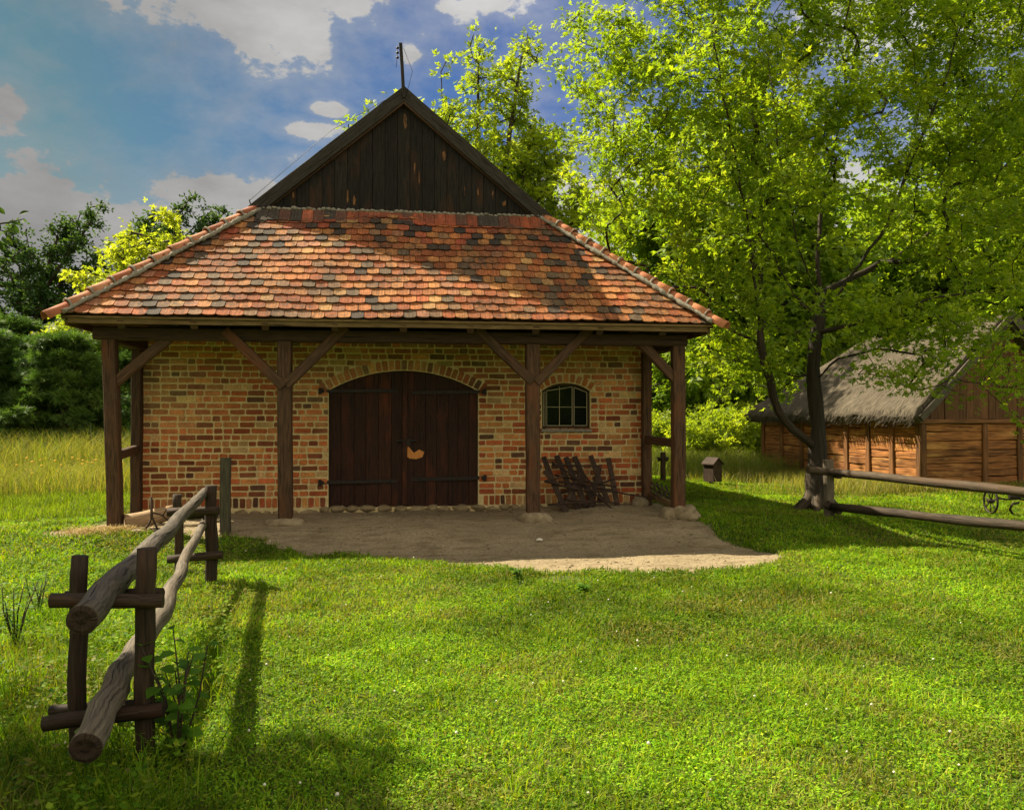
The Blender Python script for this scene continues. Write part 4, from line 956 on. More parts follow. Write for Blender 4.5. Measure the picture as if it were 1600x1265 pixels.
# ------------------------------------------------------------------ trees
def grow(limbs, tips, ra, rtrunk, rng, mind=.3):
    """limbs: list of polylines (first starts at root). tips attach to nearest skeleton node. returns nodes,parent"""
    pos = []; par = []; root = []
    def addchain(pts, start):
        prev = start; p0 = Vector(pts[0])
        for q in pts[1:]:
            q = Vector(q); seg = q-p0; n = max(1, int(seg.length/mind))
            for k in range(1, n+1):
                c = p0+seg*(k/n)
                if k < n: c = c+Vector(rng.normal(0, .02*seg.length/n+.008, 3))
                pos.append(np.array(c)); par.append(prev); prev = len(pos)-1
            p0 = q
        return prev
    pos.append(np.array(limbs[0][0], float)); par.append(-1); addchain(limbs[0], 0)
    for L in limbs[1:]:
        P = np.array(pos); s = int(np.argmin(((P-np.array(L[0]))**2).sum(1))); addchain([Vector(P[s])]+[Vector(x_) for x_ in L[1:]], s)
    order = np.argsort(((tips-np.array(pos[-1 if len(limbs) == 1 else 0]))**2).sum(1)); tipn = []; rootz = pos[0][2]
    nfix = 6
    for ti in order:
        t = tips[ti]; P = np.array(pos); dv = t-P; d = np.sqrt((dv**2).sum(1)); cost = d+.9*np.maximum(0, -dv[:, 2])+np.where(P[:, 2] < ra, 9, 0)
        s = int(np.argmin(cost)); D_ = d[s]; base = Vector(pos[s]); pv = Vector(pos[par[s]]) if par[s] >= 0 else base-Vector((0, 0, .1)); dr = (base-pv).normalized()
        tt = Vector(t); ctrl = base+dr*D_*.30+Vector((0, 0, .12*D_)) ; n = max(2, int(D_/mind)); prev = s
        for k in range(1, n+1):
            f = k/n; c = base*(1-f)**2+ctrl*2*f*(1-f)+tt*f*f
            if k < n: c = c+Vector(rng.normal(0, .03, 3))
            pos.append(np.array(c)); par.append(prev); prev = len(pos)-1
        tipn.append((prev, ti))
    pos = np.array(pos); par = np.array(par); load = np.zeros(len(pos))
    for n_, _ in tipn:
        k = n_
        while k >= 0: load[k] += 1; k = par[k]
    return pos, par, load, tipn
def tree_trunk(pos, par, load, rtrunk, rtip, mat, parent, expn=.5, minr=0.0, name='trunk', flare=0.0, cap=None):
    mx_ = load.max(); rad = rtip+(rtrunk-rtip)*(np.maximum(load, 1)/mx_)**expn
    if cap:
        br = np.nonzero((par[1:] != np.arange(len(par)-1)))[0]; n0 = br[0]+1; rad[n0:] = np.minimum(rad[n0:], cap)
    ch = [[] for _ in pos]
    for i, p_ in enumerate(par):
        if p_ >= 0: ch[p_].append(i)
    mb = MB(); stack = [(0, None)]
    while stack:
        s, pr = stack.pop(); chain = [s] if pr is None else [pr, s]; k = s
        while ch[k]:
            c = sorted(ch[k], key=lambda i: -load[i]); nxt = c[0]
            for o_ in c[1:]: stack.append((o_, k))
            chain.append(nxt); k = nxt
        R = [rad[i] for i in chain]
        if pr is not None: R[0] = min(R[0], R[1]*1.15)
        if pr is None and flare:
            for i in range(min(5, len(R))): R[i] *= 1+flare*(1-i/5)**2
        if max(R) < minr: continue
        sd = 12 if max(R) > .12 else (7 if max(R) > .04 else 4)
        mb.tube([Vector(pos[i]) for i in chain], R, sd, lump=.25 if max(R) > .1 else 0, caps=False, seed=s)
    return mb.build(name, mat, parent)
def rand_in(blobs, n, rng, shell=.5, wpow=1.0):
    """blobs: (center, (rx,ry,rz)); more points near the shell"""
    vol = np.array([b[1][0]*b[1][1]*b[1][2] for b in blobs]); vol = vol**wpow; k = rng.choice(len(blobs), n, p=vol/vol.sum())
    d = rng.normal(size=(n, 3)); d /= np.linalg.norm(d, axis=1)[:, None]; r = rng.random(n)**(1/3*(1-shell)+.12*shell)
    C = np.array([list(b[0]) for b in blobs]); R = np.array([list(b[1]) for b in blobs]); return C[k]+d*R[k]*r[:, None]
def leaves(centers, dirs, colors, L, Wd, nl, rng, fan=.55, droop=.35, jit=.3, stem=.5):
    """compound leaves: nl leaflets fanned about each centre direction; returns verts, faces, cols"""
    n = len(centers); d = dirs/np.linalg.norm(dirs, axis=1)[:, None]
    r = rng.normal(size=(n, 3)); nrm = r*.55+np.array([0, 0, 1.]); side = np.cross(d, nrm); side /= np.linalg.norm(side, axis=1)[:, None]+1e-9; up = np.cross(side, d)
    Vs = []; Cs = []
    for k in range(nl):
        a_ = 0 if nl == 1 else (k/(nl-1)*2-1)*fan*1.9
        off = d*(L*stem*(1-abs(a_)*.5))[:, None] if hasattr(L, '__len__') else d*(L*stem*(1-abs(a_)*.5))
        ld = d*math.cos(a_)+side*math.sin(a_)+rng.normal(0, jit*.5, (n, 3)); ld[:, 2] -= droop*rng.random(n); ld /= np.linalg.norm(ld, axis=1)[:, None]
        ls = np.cross(ld, up+rng.normal(0, jit, (n, 3))); ls /= np.linalg.norm(ls, axis=1)[:, None]+1e-9
        l_ = L*rng.uniform(.7, 1.25, n); w_ = Wd*rng.uniform(.8, 1.2, n); b_ = centers+off
        mid = b_+ld*(l_*.45)[:, None]; lift = np.cross(ls, ld)*(w_*.25)[:, None]
        Vs.append(np.stack([b_, mid+ls*w_[:, None]*.5+lift, b_+ld*l_[:, None], mid-ls*w_[:, None]*.5+lift], 1)); Cs.append(np.repeat((colors*rng.uniform(.85, 1.15, (n, 1)))[:, None], 4, 1))
    V_ = np.concatenate(Vs).reshape(-1, 3); C_ = np.concatenate(Cs).reshape(-1, 3); Fc = np.arange(len(V_)).reshape(-1, 4); return V_, Fc, C_
def mixcol(n, pal, rng, w=None):
    pal = np.array(pal); k = rng.choice(len(pal), n, p=w); c = pal[k]; k2 = rng.choice(len(pal), n, p=w); f = rng.random((n, 1))*.5; return (c*(1-f)+pal[k2]*f)*rng.uniform(.85, 1.15, (n, 1))
def make_tree(name, root, limbs, blobs, ntip, per, pal, label, cat='tree', group=None, rtrunk=.25, L=.09, Wd=.03, nl=5, spread=.32, mat='leaf', bark='bark', seed=1, bare=1.2, shell=.45, droop=.35, wind=(0, 0, 0), mind=.3, rtip=.006, expn=.5, minr=0., lean=None, tube_len=.5, flare=.35, wpow=1.0, cap=None):
    rg = np.random.default_rng(seed); t = thing(name, root, label, cat, group)
    tips = rand_in(blobs, ntip, rg, shell, wpow)
    pos, par, load, tipn = grow(limbs, tips, root[2]+bare, rtrunk, rg, mind)
    tree_trunk(pos, par, load, rtrunk, rtip, M[bark], t, expn, minr, flare=flare, cap=cap)
    idx = np.array([n_ for n_, _ in tipn]); p1 = pos[idx]; p0 = pos[par[idx]]; p00 = pos[np.maximum(par[par[idx]], 0)]
    dr = p1-p00; dr /= np.linalg.norm(dr, axis=1)[:, None]+1e-9
    clump = mixcol(len(idx), pal, rg)                    # whole sprays share a tint
    k = np.repeat(np.arange(len(idx)), per); n = len(k)
    f = rg.random(n)*1.15; c = p00[k]+(p1-p00)[k]*f[:, None]+dr[k]*(rg.random(n)*tube_len*spread)[:, None]+rg.normal(0, spread*.5, (n, 3))*np.array([1, 1, .75])
    dd = (c-p00[k])*1.2+dr[k]*.5+rg.normal(0, .45, (n, 3))+np.array(wind)*1.0
    cc = clump[k]*.55+mixcol(n, pal, rg)*.45
    V_, Fc, C_ = leaves(c, dd, cc, L, Wd, nl, rg, droop=droop)
    npmesh('crown', V_, Fc, C_, M[mat], t); return t
def B(px, py, Y, r, ry=None): 
    q = at(px, py, Y); return (q, (r, ry or r, r*.85) if not hasattr(r, '__len__') else r)
PAL = [(.25, .39, .028), (.32, .45, .032), (.19, .31, .024), (.43, .52, .05), (.14, .24, .02)]
# 1. the big box-elder maple at the right
TY = 1.55; tr = atg(1277, 797); TY = tr.y
T2 = lambda px, py, dy=0: at(px, py, TY+dy)
limbs = [[(tr.x, tr.y, tr.z-.1), T2(1276, 750), T2(1277, 700), T2(1276, 640), T2(1270, 575), T2(1276, 520), T2(1284, 480), T2(1277, 400, .2), T2(1286, 300, .4), T2(1325, 150, .6), T2(1350, 0, .7), T2(1370, -130, .9)],
    [T2(1278, 705), T2(1240, 672, -.1), T2(1215, 640, -.2), T2(1195, 570, -.3), T2(1185, 490, -.4), T2(1168, 340, -.5), T2(1140, 200, -.7), T2(1110, 40, -.8)],
    [T2(1282, 490), T2(1325, 435, -.3), T2(1375, 370, -.6), T2(1430, 240, -.9), T2(1475, 130, -1.1), T2(1520, -20, -1.2)],
    [T2(1280, 490), T2(1240, 460, .4), T2(1200, 385, .8), T2(1165, 305, 1.1), T2(1080, 220, 1.5), T2(1000, 150, 1.8)],
    [T2(1276, 530), T2(1330, 508, -.5), T2(1400, 482, -1.0), T2(1480, 462, -1.4), T2(1580, 450, -1.7)],
    [T2(1276, 590), T2(1310, 560, -.6), T2(1370, 545, -1.1), T2(1440, 555, -1.6)],
    [T2(1270, 560), T2(1225, 520, .3), T2(1150, 460, .8), T2(1080, 410, 1.0)],
    [T2(1284, 470), T2(1245, 380, -.6), T2(1220, 250, -1.0), T2(1200, 90, -1.3)],
    [T2(1300, 460), T2(1400, 400, .8), T2(1500, 330, 1.2), T2(1600, 240, 1.4)]]
bl = [B(915, 85, TY+1.3, (.75, 1.2, .6)), B(905, 190, TY+1.5, (.5, 1, .5)), B(945, 290, TY+1.5, (.8, 1.2, .7)), B(990, 360, TY+1, (.8, 1.1, .6)), B(1060, 430, TY+.6, (.8, 1, .5)), B(1000, 180, TY+1, (1, 1.5, .9)), B(1040, 40, TY+.6, (1.1, 1.6, .9)),
    B(1100, 130, TY, (1.1, 1.8, .9)), B(1110, 290, TY, (1.1, 1.7, .9)), B(1130, 400, TY, (.9, 1.5, .7)), B(1150, 500, TY+.2, (.8, 1.2, .5)), B(1185, 590, TY+1.2, (.6, 1, .5)), B(1200, 20, TY, (1.3, 1.9, 1)), B(1220, 190, TY-.4, (1.2, 1.8, .9)),
    B(1350, 60, TY, (1.3, 2, 1)), B(1350, 220, TY-.3, (1.1, 2, .9)), B(1200, 330, TY-.6, (.8, 1.2, .6)), B(1340, 350, TY-.8, (.7, 1.1, .5)), B(1470, 60, TY-.2, (1.2, 2, 1)), B(1480, 210, TY-.4, (1.1, 2, .9)), B(1460, 350, TY-.6, (1.0, 1.7, .7)), B(1590, 120, TY, (1.2, 2, 1.2)), B(1590, 290, TY-.4, (1.0, 2, 1)), B(1570, 400, TY-.8, (1, 1.6, .6)),
    B(1230, 470, TY-.6, (.6, .8, .35)), B(1340, 470, TY-.9, (.8, .9, .35)), B(1420, 500, TY-1.1, (.9, .9, .35)), B(1530, 480, TY-1.2, (.9, 1.0, .5)), B(1500, 545, TY-1.6, (.7, .7, .4)), B(1590, 630, TY-1.6, (.4, .5, .35)), B(1330, 540, TY-1.2, (.5, .5, .3)), B(1450, 520, TY-1.3, (.8, .7, .3)), B(1550, 520, TY-1.5, (.8, .7, .4)), B(1480, 625, TY-1.7, (.5, .5, .25)), B(1590, 560, TY-1.9, (.5, .6, .5)), B(1400, 600, TY-1.6, (.45, .5, .2)), B(1120, 560, TY+1.6, (.7, 1, .6)), B(1130, 640, TY+2, (.5, .8, .35)), B(1380, 570, TY-1.3, (.7, .6, .3)), B(1470, 580, TY-1.5, (.8, .7, .35)), B(1570, 570, TY-1.5, (.7, .7, .45)), B(1430, 620, TY-1.6, (.35, .4, .22)), B(1540, 650, TY-1.6, (.4, .4, .2)), B(1240, 590, TY-.3, (.35, .5, .3)), B(1210, 550, TY-.2, (.5, .6, .4)),
    B(1200, -110, TY, (1.6, 2, 1)), B(1400, -110, TY, (1.6, 2, 1)), B(1050, -80, TY+.5, (1.1, 1.6, .8)), B(1560, -60, TY, (1.2, 2, 1)), B(1680, 200, TY, (1.1, 2, 1.4)), B(1690, 400, TY-.5, (1, 1.6, .8)), B(1060, 440, .1, (.35, .3, .15))]
make_tree('maple_tree', tr, limbs, bl, 1600, 33, PAL, 'large leafy forked tree standing beside the right fence, its crown filling the upper right', rtrunk=.155, flare=.5, expn=.74, cap=.07, L=.078, Wd=.029, nl=5, spread=.25, seed=3, bare=2.0, shell=.5, mind=.22)
mt = bpy.data.objects['maple_tree']
for i in range(7):
    an = .5+i*.93; ln = random.uniform(.45, .7); dx, dy = math.cos(an), math.sin(an)
    mb = MB(); mb.tube([(tr.x+dx*.05, tr.y+dy*.05, tr.z+.42), (tr.x+dx*.17, tr.y+dy*.17, tr.z+.16), (tr.x+dx*.32, tr.y+dy*.32, tr.z+.04), (tr.x+dx*ln, tr.y+dy*ln, tr.z-.06)], [.10, .10, .07, .03], 9, lump=.3, seed=i); mb.build('root', M['bark'], mt)
# 2. tall tree behind the barn
q = at(740, 640, 12.5); rt = Vector((q.x, 12.5, -.2)); T3 = lambda px, py, dy=0: at(px, py, 12.5+dy)
limbs = [[rt, T3(745, 480), T3(745, 380), T3(745, 250), T3(748, 100)], [T3(745, 400), T3(700, 280, -.5), T3(690, 130)], [T3(745, 380), T3(790, 250), T3(815, 90)], [T3(745, 430), T3(660, 300), T3(620, 180)], [T3(745, 430), T3(610, 310), T3(550, 210)]]
bl = [B(742, 95, 12.5, (.5, .6, .9)), B(745, 180, 12.5, (.9, .9, 1.2)), B(760, 270, 12.5, (1.6, 1.5, 1.2)), B(800, 150, 12.8, (.6, .8, 1.3)), B(825, 80, 12.8, (.45, .5, .9)), B(690, 130, 12, (.4, .5, .9)), B(700, 200, 12, (.55, .7, .8)), B(712, 240, 12, (.6, .7, .7)), B(850, 330, 13, (1.8, 1.5, 1.2)), B(800, 240, 13, (1, 1, 1.3)), B(760, 360, 13, (2.5, 1.6, 1.5)), B(850, 240, 13, (.9, 1, 1.0)), B(820, 300, 13, (1.2, 1, 1.0)),
    B(605, 150, 12, (.3, .3, .55)), B(622, 120, 12, (.22, .3, .5)), B(580, 165, 12, (.2, .3, .5)), B(548, 190, 12, (.22, .3, .3)), B(640, 150, 12, (.25, .3, .5)), B(655, 165, 12, (.18, .3, .3)), B(575, 200, 12, (.5, .3, .3))]
make_tree('tall_tree', rt, limbs, bl, 520, 20, [(.26, .37, .04), (.31, .42, .045), (.18, .28, .03), (.38, .46, .06)], 'tall airy light green tree rising behind the tiled roof', rtrunk=.26, L=.15, Wd=.055, nl=5, spread=.33, seed=4, bare=3, shell=.4, mind=.4)

# 3. background trees: prototypes with parts, then copies
def copy_thing(o, loc, rotz, scale, label, group=None):
    c = o.copy(); col.objects.link(c); c.location = loc; c.rotation_euler = (0, 0, rotz); c.scale = scale; c['label'] = label
    if group: c['group'] = group
    for ch in list(o.children):
        d = ch.copy(); col.objects.link(d); d.parent = c
    return c
def blob_tree(name, x, y, h, r, pal, label, seed, lean=0, **kw):
    rg = random.Random(seed); z0 = -.2
    limbs = [[(x, y, z0-.1), (x+lean*.3, y, z0+h*.35), (x+lean*.7, y, z0+h*.7), (x+lean, y, z0+h*.95)]]
    bl = []
    for i in range(16):
        f = .16+.78*i/15; rr = r*math.sin(PI*min(.97, (f*.95+.12)))**.6*rg.uniform(.42, .62); an = i*2.4; dd = r*.55*math.sin(PI*min(.97, f+.05))**.7
        bl.append((Vector((x+lean*f+math.cos(an)*dd, y+math.sin(an)*dd, z0+h*f)), (rr, rr, rr*.8)))
    args = dict(rtrunk=.03*h, seed=seed, bare=h*.1, mind=.6, minr=.012, shell=.5); args.update(kw)
    return make_tree(name, (x, y, z0), limbs, bl, args.pop('ntip', 420), args.pop('per', 34), pal, label, **args)
def gx(px, Y): return at(px, 650, Y).x
PG = [(.19, .32, .035), (.26, .38, .04), (.12, .22, .03), (.30, .40, .045)]
GRP = 'broadleaf trees behind the buildings'
x = gx(960, 24); p1_ = blob_tree('broadleaf_tree', x, 24, 10.5, 3.6, PG, 'broad bright tree directly behind the right slope of the tiled roof', 11, L=.19, Wd=.085, nl=4, spread=.42, ntip=520, group=GRP)
x = gx(1120, 22); p2_ = blob_tree('broadleaf_tree', x, 22, 7.5, 3.0, PG, 'rounded bright bushy tree between the tiled building and the thatched barn', 12, L=.14, Wd=.065, nl=4, spread=.36, ntip=480, per=40, group=GRP)
for (px, Y, s_, rz, lb, pr) in [(1260, 24, 1.0, 1.2, 'leafy tree behind the far end of the thatched barn roof', p1_), (1420, 27, 1.05, 2.4, 'leafy tree rising behind the middle of the thatched ridge', p1_), (1600, 25, 1.1, .5, 'leafy tree behind the near peak of the thatched roof', p1_), (1110, 30, .95, 3.4, 'shaded tree deep in the gap right of the porch', p1_),
        (1050, 19, .75, 4.4, 'lower bushy tree seen through the right end of the porch', p2_), (820, 26, 1.0, 5, 'broad tree hidden mostly by the tiled roof, behind its ridge', p1_), (1740, 20, 1.05, 3, 'broad tree right of the thatched barn', p1_),
        (1130, 21, 1.75, 1.9, 'very tall tree behind the big forked tree, nearest the tiled roof', p1_), (1360, 26, 1.5, 4.1, 'very tall tree behind the middle of the forked tree crown', p1_), (1560, 24, 1.9, 5.6, 'very tall tree behind the right side of the forked tree crown', p1_)]:
    copy_thing(pr, (gx(px, Y), Y, -.2), rz, (s_, s_, s_), lb, GRP)
# reflection and light side: trees behind the viewer, seen in the window glass
for (x, y, rz, lb) in [(9, -34, 1, 'tree across the yard behind the viewer, to the right'), (1, -38, 2.2, 'tree across the yard behind the viewer, in the middle'), (16, -32, 4, 'tree across the yard behind the viewer, far right')]:
    copy_thing(p1_, (x, y, -.2), rz, (.8, .8, .7), lb, 'trees behind the viewer')
# understorey bushes
PB = [(.26, .36, .035), (.36, .44, .05), (.16, .25, .025)]
def bush(px, Y, h, r, label, seed, pal=PB, group='bushes between the buildings', **kw):
    x = gx(px, Y); rg = random.Random(seed); z0 = -.2; bl = []
    for i in range(9):
        an = i*2.4; d_ = r*.6*math.sqrt((i+.3)/9); bl.append((Vector((x+math.cos(an)*d_, Y+math.sin(an)*d_, z0+h*rg.uniform(.3, .68))), (r*.45, r*.45, h*.28)))
    return make_tree('bush', (x, Y, z0), [[(x, Y, z0-.1), (x, Y, z0+h*.3), (x, Y, z0+h*.5)]], bl, kw.pop('ntip', 150), kw.pop('per', 32), pal, label, 'bush', group, rtrunk=.05, L=.12, Wd=.05, nl=3, spread=.25, seed=seed, bare=0, mind=.3, shell=.5, **kw)
b1 = bush(1085, 13, 2.0, 1.3, 'low bright bush just right of the right corner post', 31)
b2 = bush(1160, 15, 2.4, 1.5, 'bright bush beside the shaded far corner of the thatched barn', 32)
copy_thing(b1, (gx(1130, 14), 14, -.2), 2, (1.1, 1.1, 1.3), 'taller bush behind the dark box on its stake', 'bushes between the buildings')
copy_thing(b1, (gx(1035, 15), 15, -.2), 4, (1.0, 1.0, 1.2), 'bush seen between the right wall post and corner post', 'bushes between the buildings')

# 4. left side: wind-blown poplars, yellow-green tree, pines
PD = [(.045, .10, .035), (.07, .14, .045), (.03, .07, .025), (.10, .18, .05)]
def poplar(pxs, Y, label, seed, base_px, ntip=420):
    rt = Vector((gx(base_px, Y), Y, -.2)); bl = []; limbs = [[(rt.x, rt.y, rt.z-.1), (rt.x+.3, Y, 3), at(pxs[0][0], pxs[0][1], Y)]]
    for (a_, b_, c_, d_, r0_, r1_) in pxs:
        for i in range(7):
            f = i/6; q = at(a_+(c_-a_)*f, b_+(d_-b_)*f, Y+random.uniform(-.8, .8)); r_ = r0_+(r1_-r0_)*f; bl.append((q, (r_, r_*1.1, r_*.8)))
        limbs.append([at(a_, b_, Y), at(c_, d_, Y)])
    return make_tree('poplar_tree', rt, limbs, bl, int(ntip*.6), 17, PD, label, 'tree', 'dark wind-blown trees at the left', rtrunk=.22, L=.19, Wd=.10, nl=2, spread=.26, mat='darkleaf', seed=seed, bare=2, shell=.35, wind=(1.2, 0, .3), mind=.6, minr=.02, rtip=.012, droop=.1, wpow=.4)
poplar([(60, 470, 160, 320, 1.1, .40), (20, 460, 95, 350, 1.2, .45), (100, 480, 170, 390, 1.0, .45), (-20, 450, 40, 360, 1.3, .6), (40, 520, 60, 430, 1.3, 1.1), (95, 400, 125, 335, .5, .3)], 26, 'dark wind-blown tree at the far left edge behind the pines', 51, 40, 620)
poplar([(215, 430, 296, 310, 1.0, .32), (260, 430, 355, 330, .9, .32), (200, 400, 240, 330, .7, .3), (300, 400, 330, 330, .8, .4), (240, 400, 270, 345, .7, .4)], 27, 'dark wind-blown tree peeking above the left hip of the tiled roof', 52, 260, 420)
PYL = [(.34, .42, .05), (.42, .48, .06), (.24, .33, .04)]
x = gx(190, 20); ygt = blob_tree('round_tree', x, 20, 9.0, 2.9, PYL, 'yellow-green rounded tree behind the left slope of the roof', 53, L=.15, Wd=.07, nl=4, spread=.33, ntip=560, per=36)
x = gx(140, 18.5); blob_tree('round_tree', x, 18.5, 6.6, 1.6, [(.20, .32, .06), (.28, .38, .06), (.15, .24, .045)], 'smaller mid-green tree between the pines and the yellow-green tree', 54, L=.14, Wd=.06, nl=4, spread=.30, ntip=240)
copy_thing(ygt, (gx(270, 21.5), 21.5, -.2), 2.2, (1.12, 1.12, 1.2), 'second yellow-green tree, higher up along the left hip of the roof')
def pine(px, Y, h, r, label, seed):
    x = gx(px, Y); rg = random.Random(seed); z0 = -.2; limbs = [[(x, Y, z0-.1), (x, Y, z0+h*.5), (x, Y, z0+h*.97)]]; bl = []
    nl_ = int(h*1.6)
    for i in range(nl_):
        f = (i+.5)/nl_; rr = r*(1-f*.85)*rg.uniform(.85, 1.15); k = 7
        for j in range(k):
            an = 2*PI*j/k+i*.8; 
            for g_ in (.5, .9): bl.append((Vector((x+math.cos(an)*rr*g_, Y+math.sin(an)*rr*g_, z0+h*(.06+.9*f)+(.1*g_))), (r*.18, r*.18, .14)))
    return make_tree('pine_tree', (x, Y, z0), limbs, bl, 520, 34, [(.07, .14, .028), (.10, .19, .035), (.17, .27, .05), (.035, .085, .02)], label, 'pine', 'pines at the left', rtrunk=.16, L=.17, Wd=.026, nl=6, spread=.17, mat='needle', seed=seed, bare=.3, shell=.2, mind=.35, minr=.01, droop=-.1)
pn = pine(100, 13.5, 4.4, 2.6, 'full dark pine at the left behind the tall meadow grass', 61)
copy_thing(pn, (gx(-40, 14), 14, -.2), 2, (1.1, 1.1, 1.05), 'dark pine cut by the left edge of the photo', 'pines at the left')
copy_thing(pn, (gx(205, 17), 17, -.2), 4, (.95, .95, .92), 'dark pine half hidden behind the left corner post', 'pines at the left')
copy_thing(pn, (gx(15, 19), 19, -.2), 5.1, (1.2, 1.2, 1.25), 'taller dark pine behind the front row at the left edge', 'pines at the left')
for (px, Y, s_, rz, lb) in [(330, 30, .75, 2, 'broad tree hidden behind the left wall of the brick building'), (-350, 26, 1.1, 3, 'broad tree far beyond the left edge')]:
    copy_thing(p1_, (gx(px, Y), Y, -.2), rz, (s_, s_, s_), lb, GRP)
# distant hedge line closing the horizon
rg = np.random.default_rng(77); n = 26000; an = rg.uniform(-PI, PI, n); rr = rg.uniform(52, 60, n); hh = (2.5+3.5*fbm((an+4)*9, rr*0+3, 5))*rg.random(n)**.7
cen = np.stack([np.sin(an)*rr, np.cos(an)*rr-13.7, hh-.2], 1)
V_, Fc, C_ = leaves(cen, rg.normal(size=(n, 3))+np.array([0, 0, .4]), mixcol(n, PG, rg)*.8, .9, .6, 2, rg)
tag(npmesh('distant_woodland', V_, Fc, C_, M['leaf']), 'far belt of woodland closing the meadow on every side', 'woodland', kind='stuff')

# 5. tree just outside the left edge: one twig hangs into view, its crown shades the near corner
sv = -SUN/SUN.z*-1                                      # per metre of height
def shade_src(px, py, z): 
    g_ = atg(px, py); k = (z-g_.z)/(-SUN.z); return Vector((g_.x-SUN.x*k, g_.y-SUN.y*k, z))
rt = Vector((-5.6, -7.6, -.2)); bl = []
for (px, py, z, r_) in [(40, 1240, 3.6, .30), (150, 1250, 3.9, .32), (300, 1235, 4.2, .30), (420, 1235, 4.0, .30), (500, 1245, 4.4, .28), (240, 1262, 3.6, .35), (600, 1190, 4.6, .16), (500, 1170, 4.8, .15), (560, 1215, 4.4, .16), (380, 1262, 4.2, .4), (660, 1186, 4.2, .10), (60, 1180, 4.2, .20), (20, 1120, 4.4, .18), (440, 1160, 4.7, .12), (480, 1300, 4.2, .35), (100, 1330, 4, .5), (300, 1330, 4.2, .5)]:
    bl.append((shade_src(px, py, z), (r_, r_, r_*.7)))
c0 = sum((b_[0] for b_ in bl), Vector())/len(bl)
limbs = [[rt, Vector((-5.5, -7.7, 1.8)), Vector((-5.0, -8.0, 3.0)), c0], [Vector((-5.5, -7.7, 1.8)), Vector((-4.6, -8.3, 2.6)), at(-60, 370, -8.8)]]
make_tree('overhanging_tree', rt, limbs, bl, 380, 18, [(.07, .14, .02), (.10, .18, .03)], 'tree standing just outside the left edge whose twig hangs into view', rtrunk=.13, L=.075, Wd=.035, nl=3, spread=.14, seed=8, bare=1.2, mind=.2)
ot = bpy.data.objects['overhanging_tree']
mb = MB(); tw = [at(-60, 370, -8.8), at(-20, 352, -8.85), at(12, 348, -8.9), at(38, 342, -8.95)]; mb.tube(tw, [.008, .006, .004, .002], 6); mb.tube([at(-20, 352, -8.85), at(8, 362, -8.87), at(28, 385, -8.9)], [.005, .003, .002], 5); mb.build('twig', M['bark'], ot)
mb = MB()
def bigleaf(mb, p, d, nrm, L, Wd, c):
    d = Vector(d).normalized(); s_ = d.cross(Vector(nrm)).normalized(); up = s_.cross(d); n = 6; top = []
    for i in range(n+1):
        f = i/n; wd = Wd*math.sin(PI*min(1, f**.8))*.5; m_ = p+d*L*f-up*L*.15*f*f; top.append((m_-s_*wd+up*wd*.3, m_, m_+s_*wd+up*wd*.3))
    b = mb.add([q for r_ in top for q in r_])
    for i in range(n):
        for k in (0, 1): mb.face((b+3*i+k, b+3*i+k+1, b+3*i+k+4, b+3*i+k+3), None, .5, c, True)
for (px, py, dx, dz, l_) in [(8, 335, -.5, .5, .07), (30, 335, 1, .35, .06), (15, 345, .8, -.3, .06), (22, 352, .5, -.8, .055), (0, 350, -.2, -1, .08), (12, 365, .4, -1, .07), (26, 380, .9, -.3, .05), (-8, 370, .5, -1, .09), (2, 372, 1, -.6, .07), (10, 362, 1, .2, .065), (-12, 345, .2, 1, .06)]:
    bigleaf(mb, at(px, py, -8.88), (dx, random.uniform(-.4, .1), dz), (random.uniform(-.4, .4), -.9, .5), l_, l_*.42, random.choice([(.07, .15, .02), (.12, .20, .03), (.05, .10, .02)]))
mb.build('twig_leaves', M['leaf'], ot)

# ------------------------------------------------------------------ plants near the fence
def stalk_plant(px, py, stems, label, seed, name='leafy_plant', H=.55, LW=(.085, .05), pal=((.10, .22, .02), (.15, .30, .03))):
    rg = random.Random(seed); p_ = atg(px, py); t = thing(name, p_, label, 'plant'); mbs = MB(); mbl = MB()
    for k in range(stems):
        an = rg.uniform(0, 6.28); h = H*rg.uniform(.55, 1); top = p_+Vector((math.cos(an)*h*.3, math.sin(an)*h*.3, h)); mid = (p_+top)/2+Vector((rg.uniform(-.03, .03), rg.uniform(-.03, .03), .02))
        mbs.tube([p_-Vector((0, 0, .03)), mid, top], [.006, .005, .003], 5)
        for i in range(9):
            f = .2+.8*i/8; q = (p_.lerp(mid, f*2) if f < .5 else mid.lerp(top, f*2-1)); a2 = i*2.4+k
            L = LW[0]*rg.uniform(.6, 1.15); bigleaf(mbl, q, (math.cos(a2), math.sin(a2), rg.uniform(-.2, .4)), (rg.uniform(-.3, .3), rg.uniform(-.5, .1), 1), L, LW[1]*L/LW[0]*1.1, rg.choice(pal))
    mbs.build('stems', M['bark'], t); mbl.build('leaves', M['leaf'], t); return t
stalk_plant(278, 1185, 9, 'broad-leaved weed growing against the right near fence post', 3, H=.62, LW=(.085, .065))
stalk_plant(808, 908, 4, 'small leafy weed at the edge of the sand in front of the porch', 4, H=.16, LW=(.07, .04))
stalk_plant(912, 925, 5, 'tiny rosette of weeds in the lawn right of the leafy weed', 5, H=.08, LW=(.07, .035))
stalk_plant(25, 1010, 8, 'dark thistly weed at the left edge beyond the fence', 6, H=.5, LW=(.07, .025))
stalk_plant(60, 960, 6, 'pink-flowered tall weed left of the near fence posts', 7, H=.45, LW=(.06, .022))

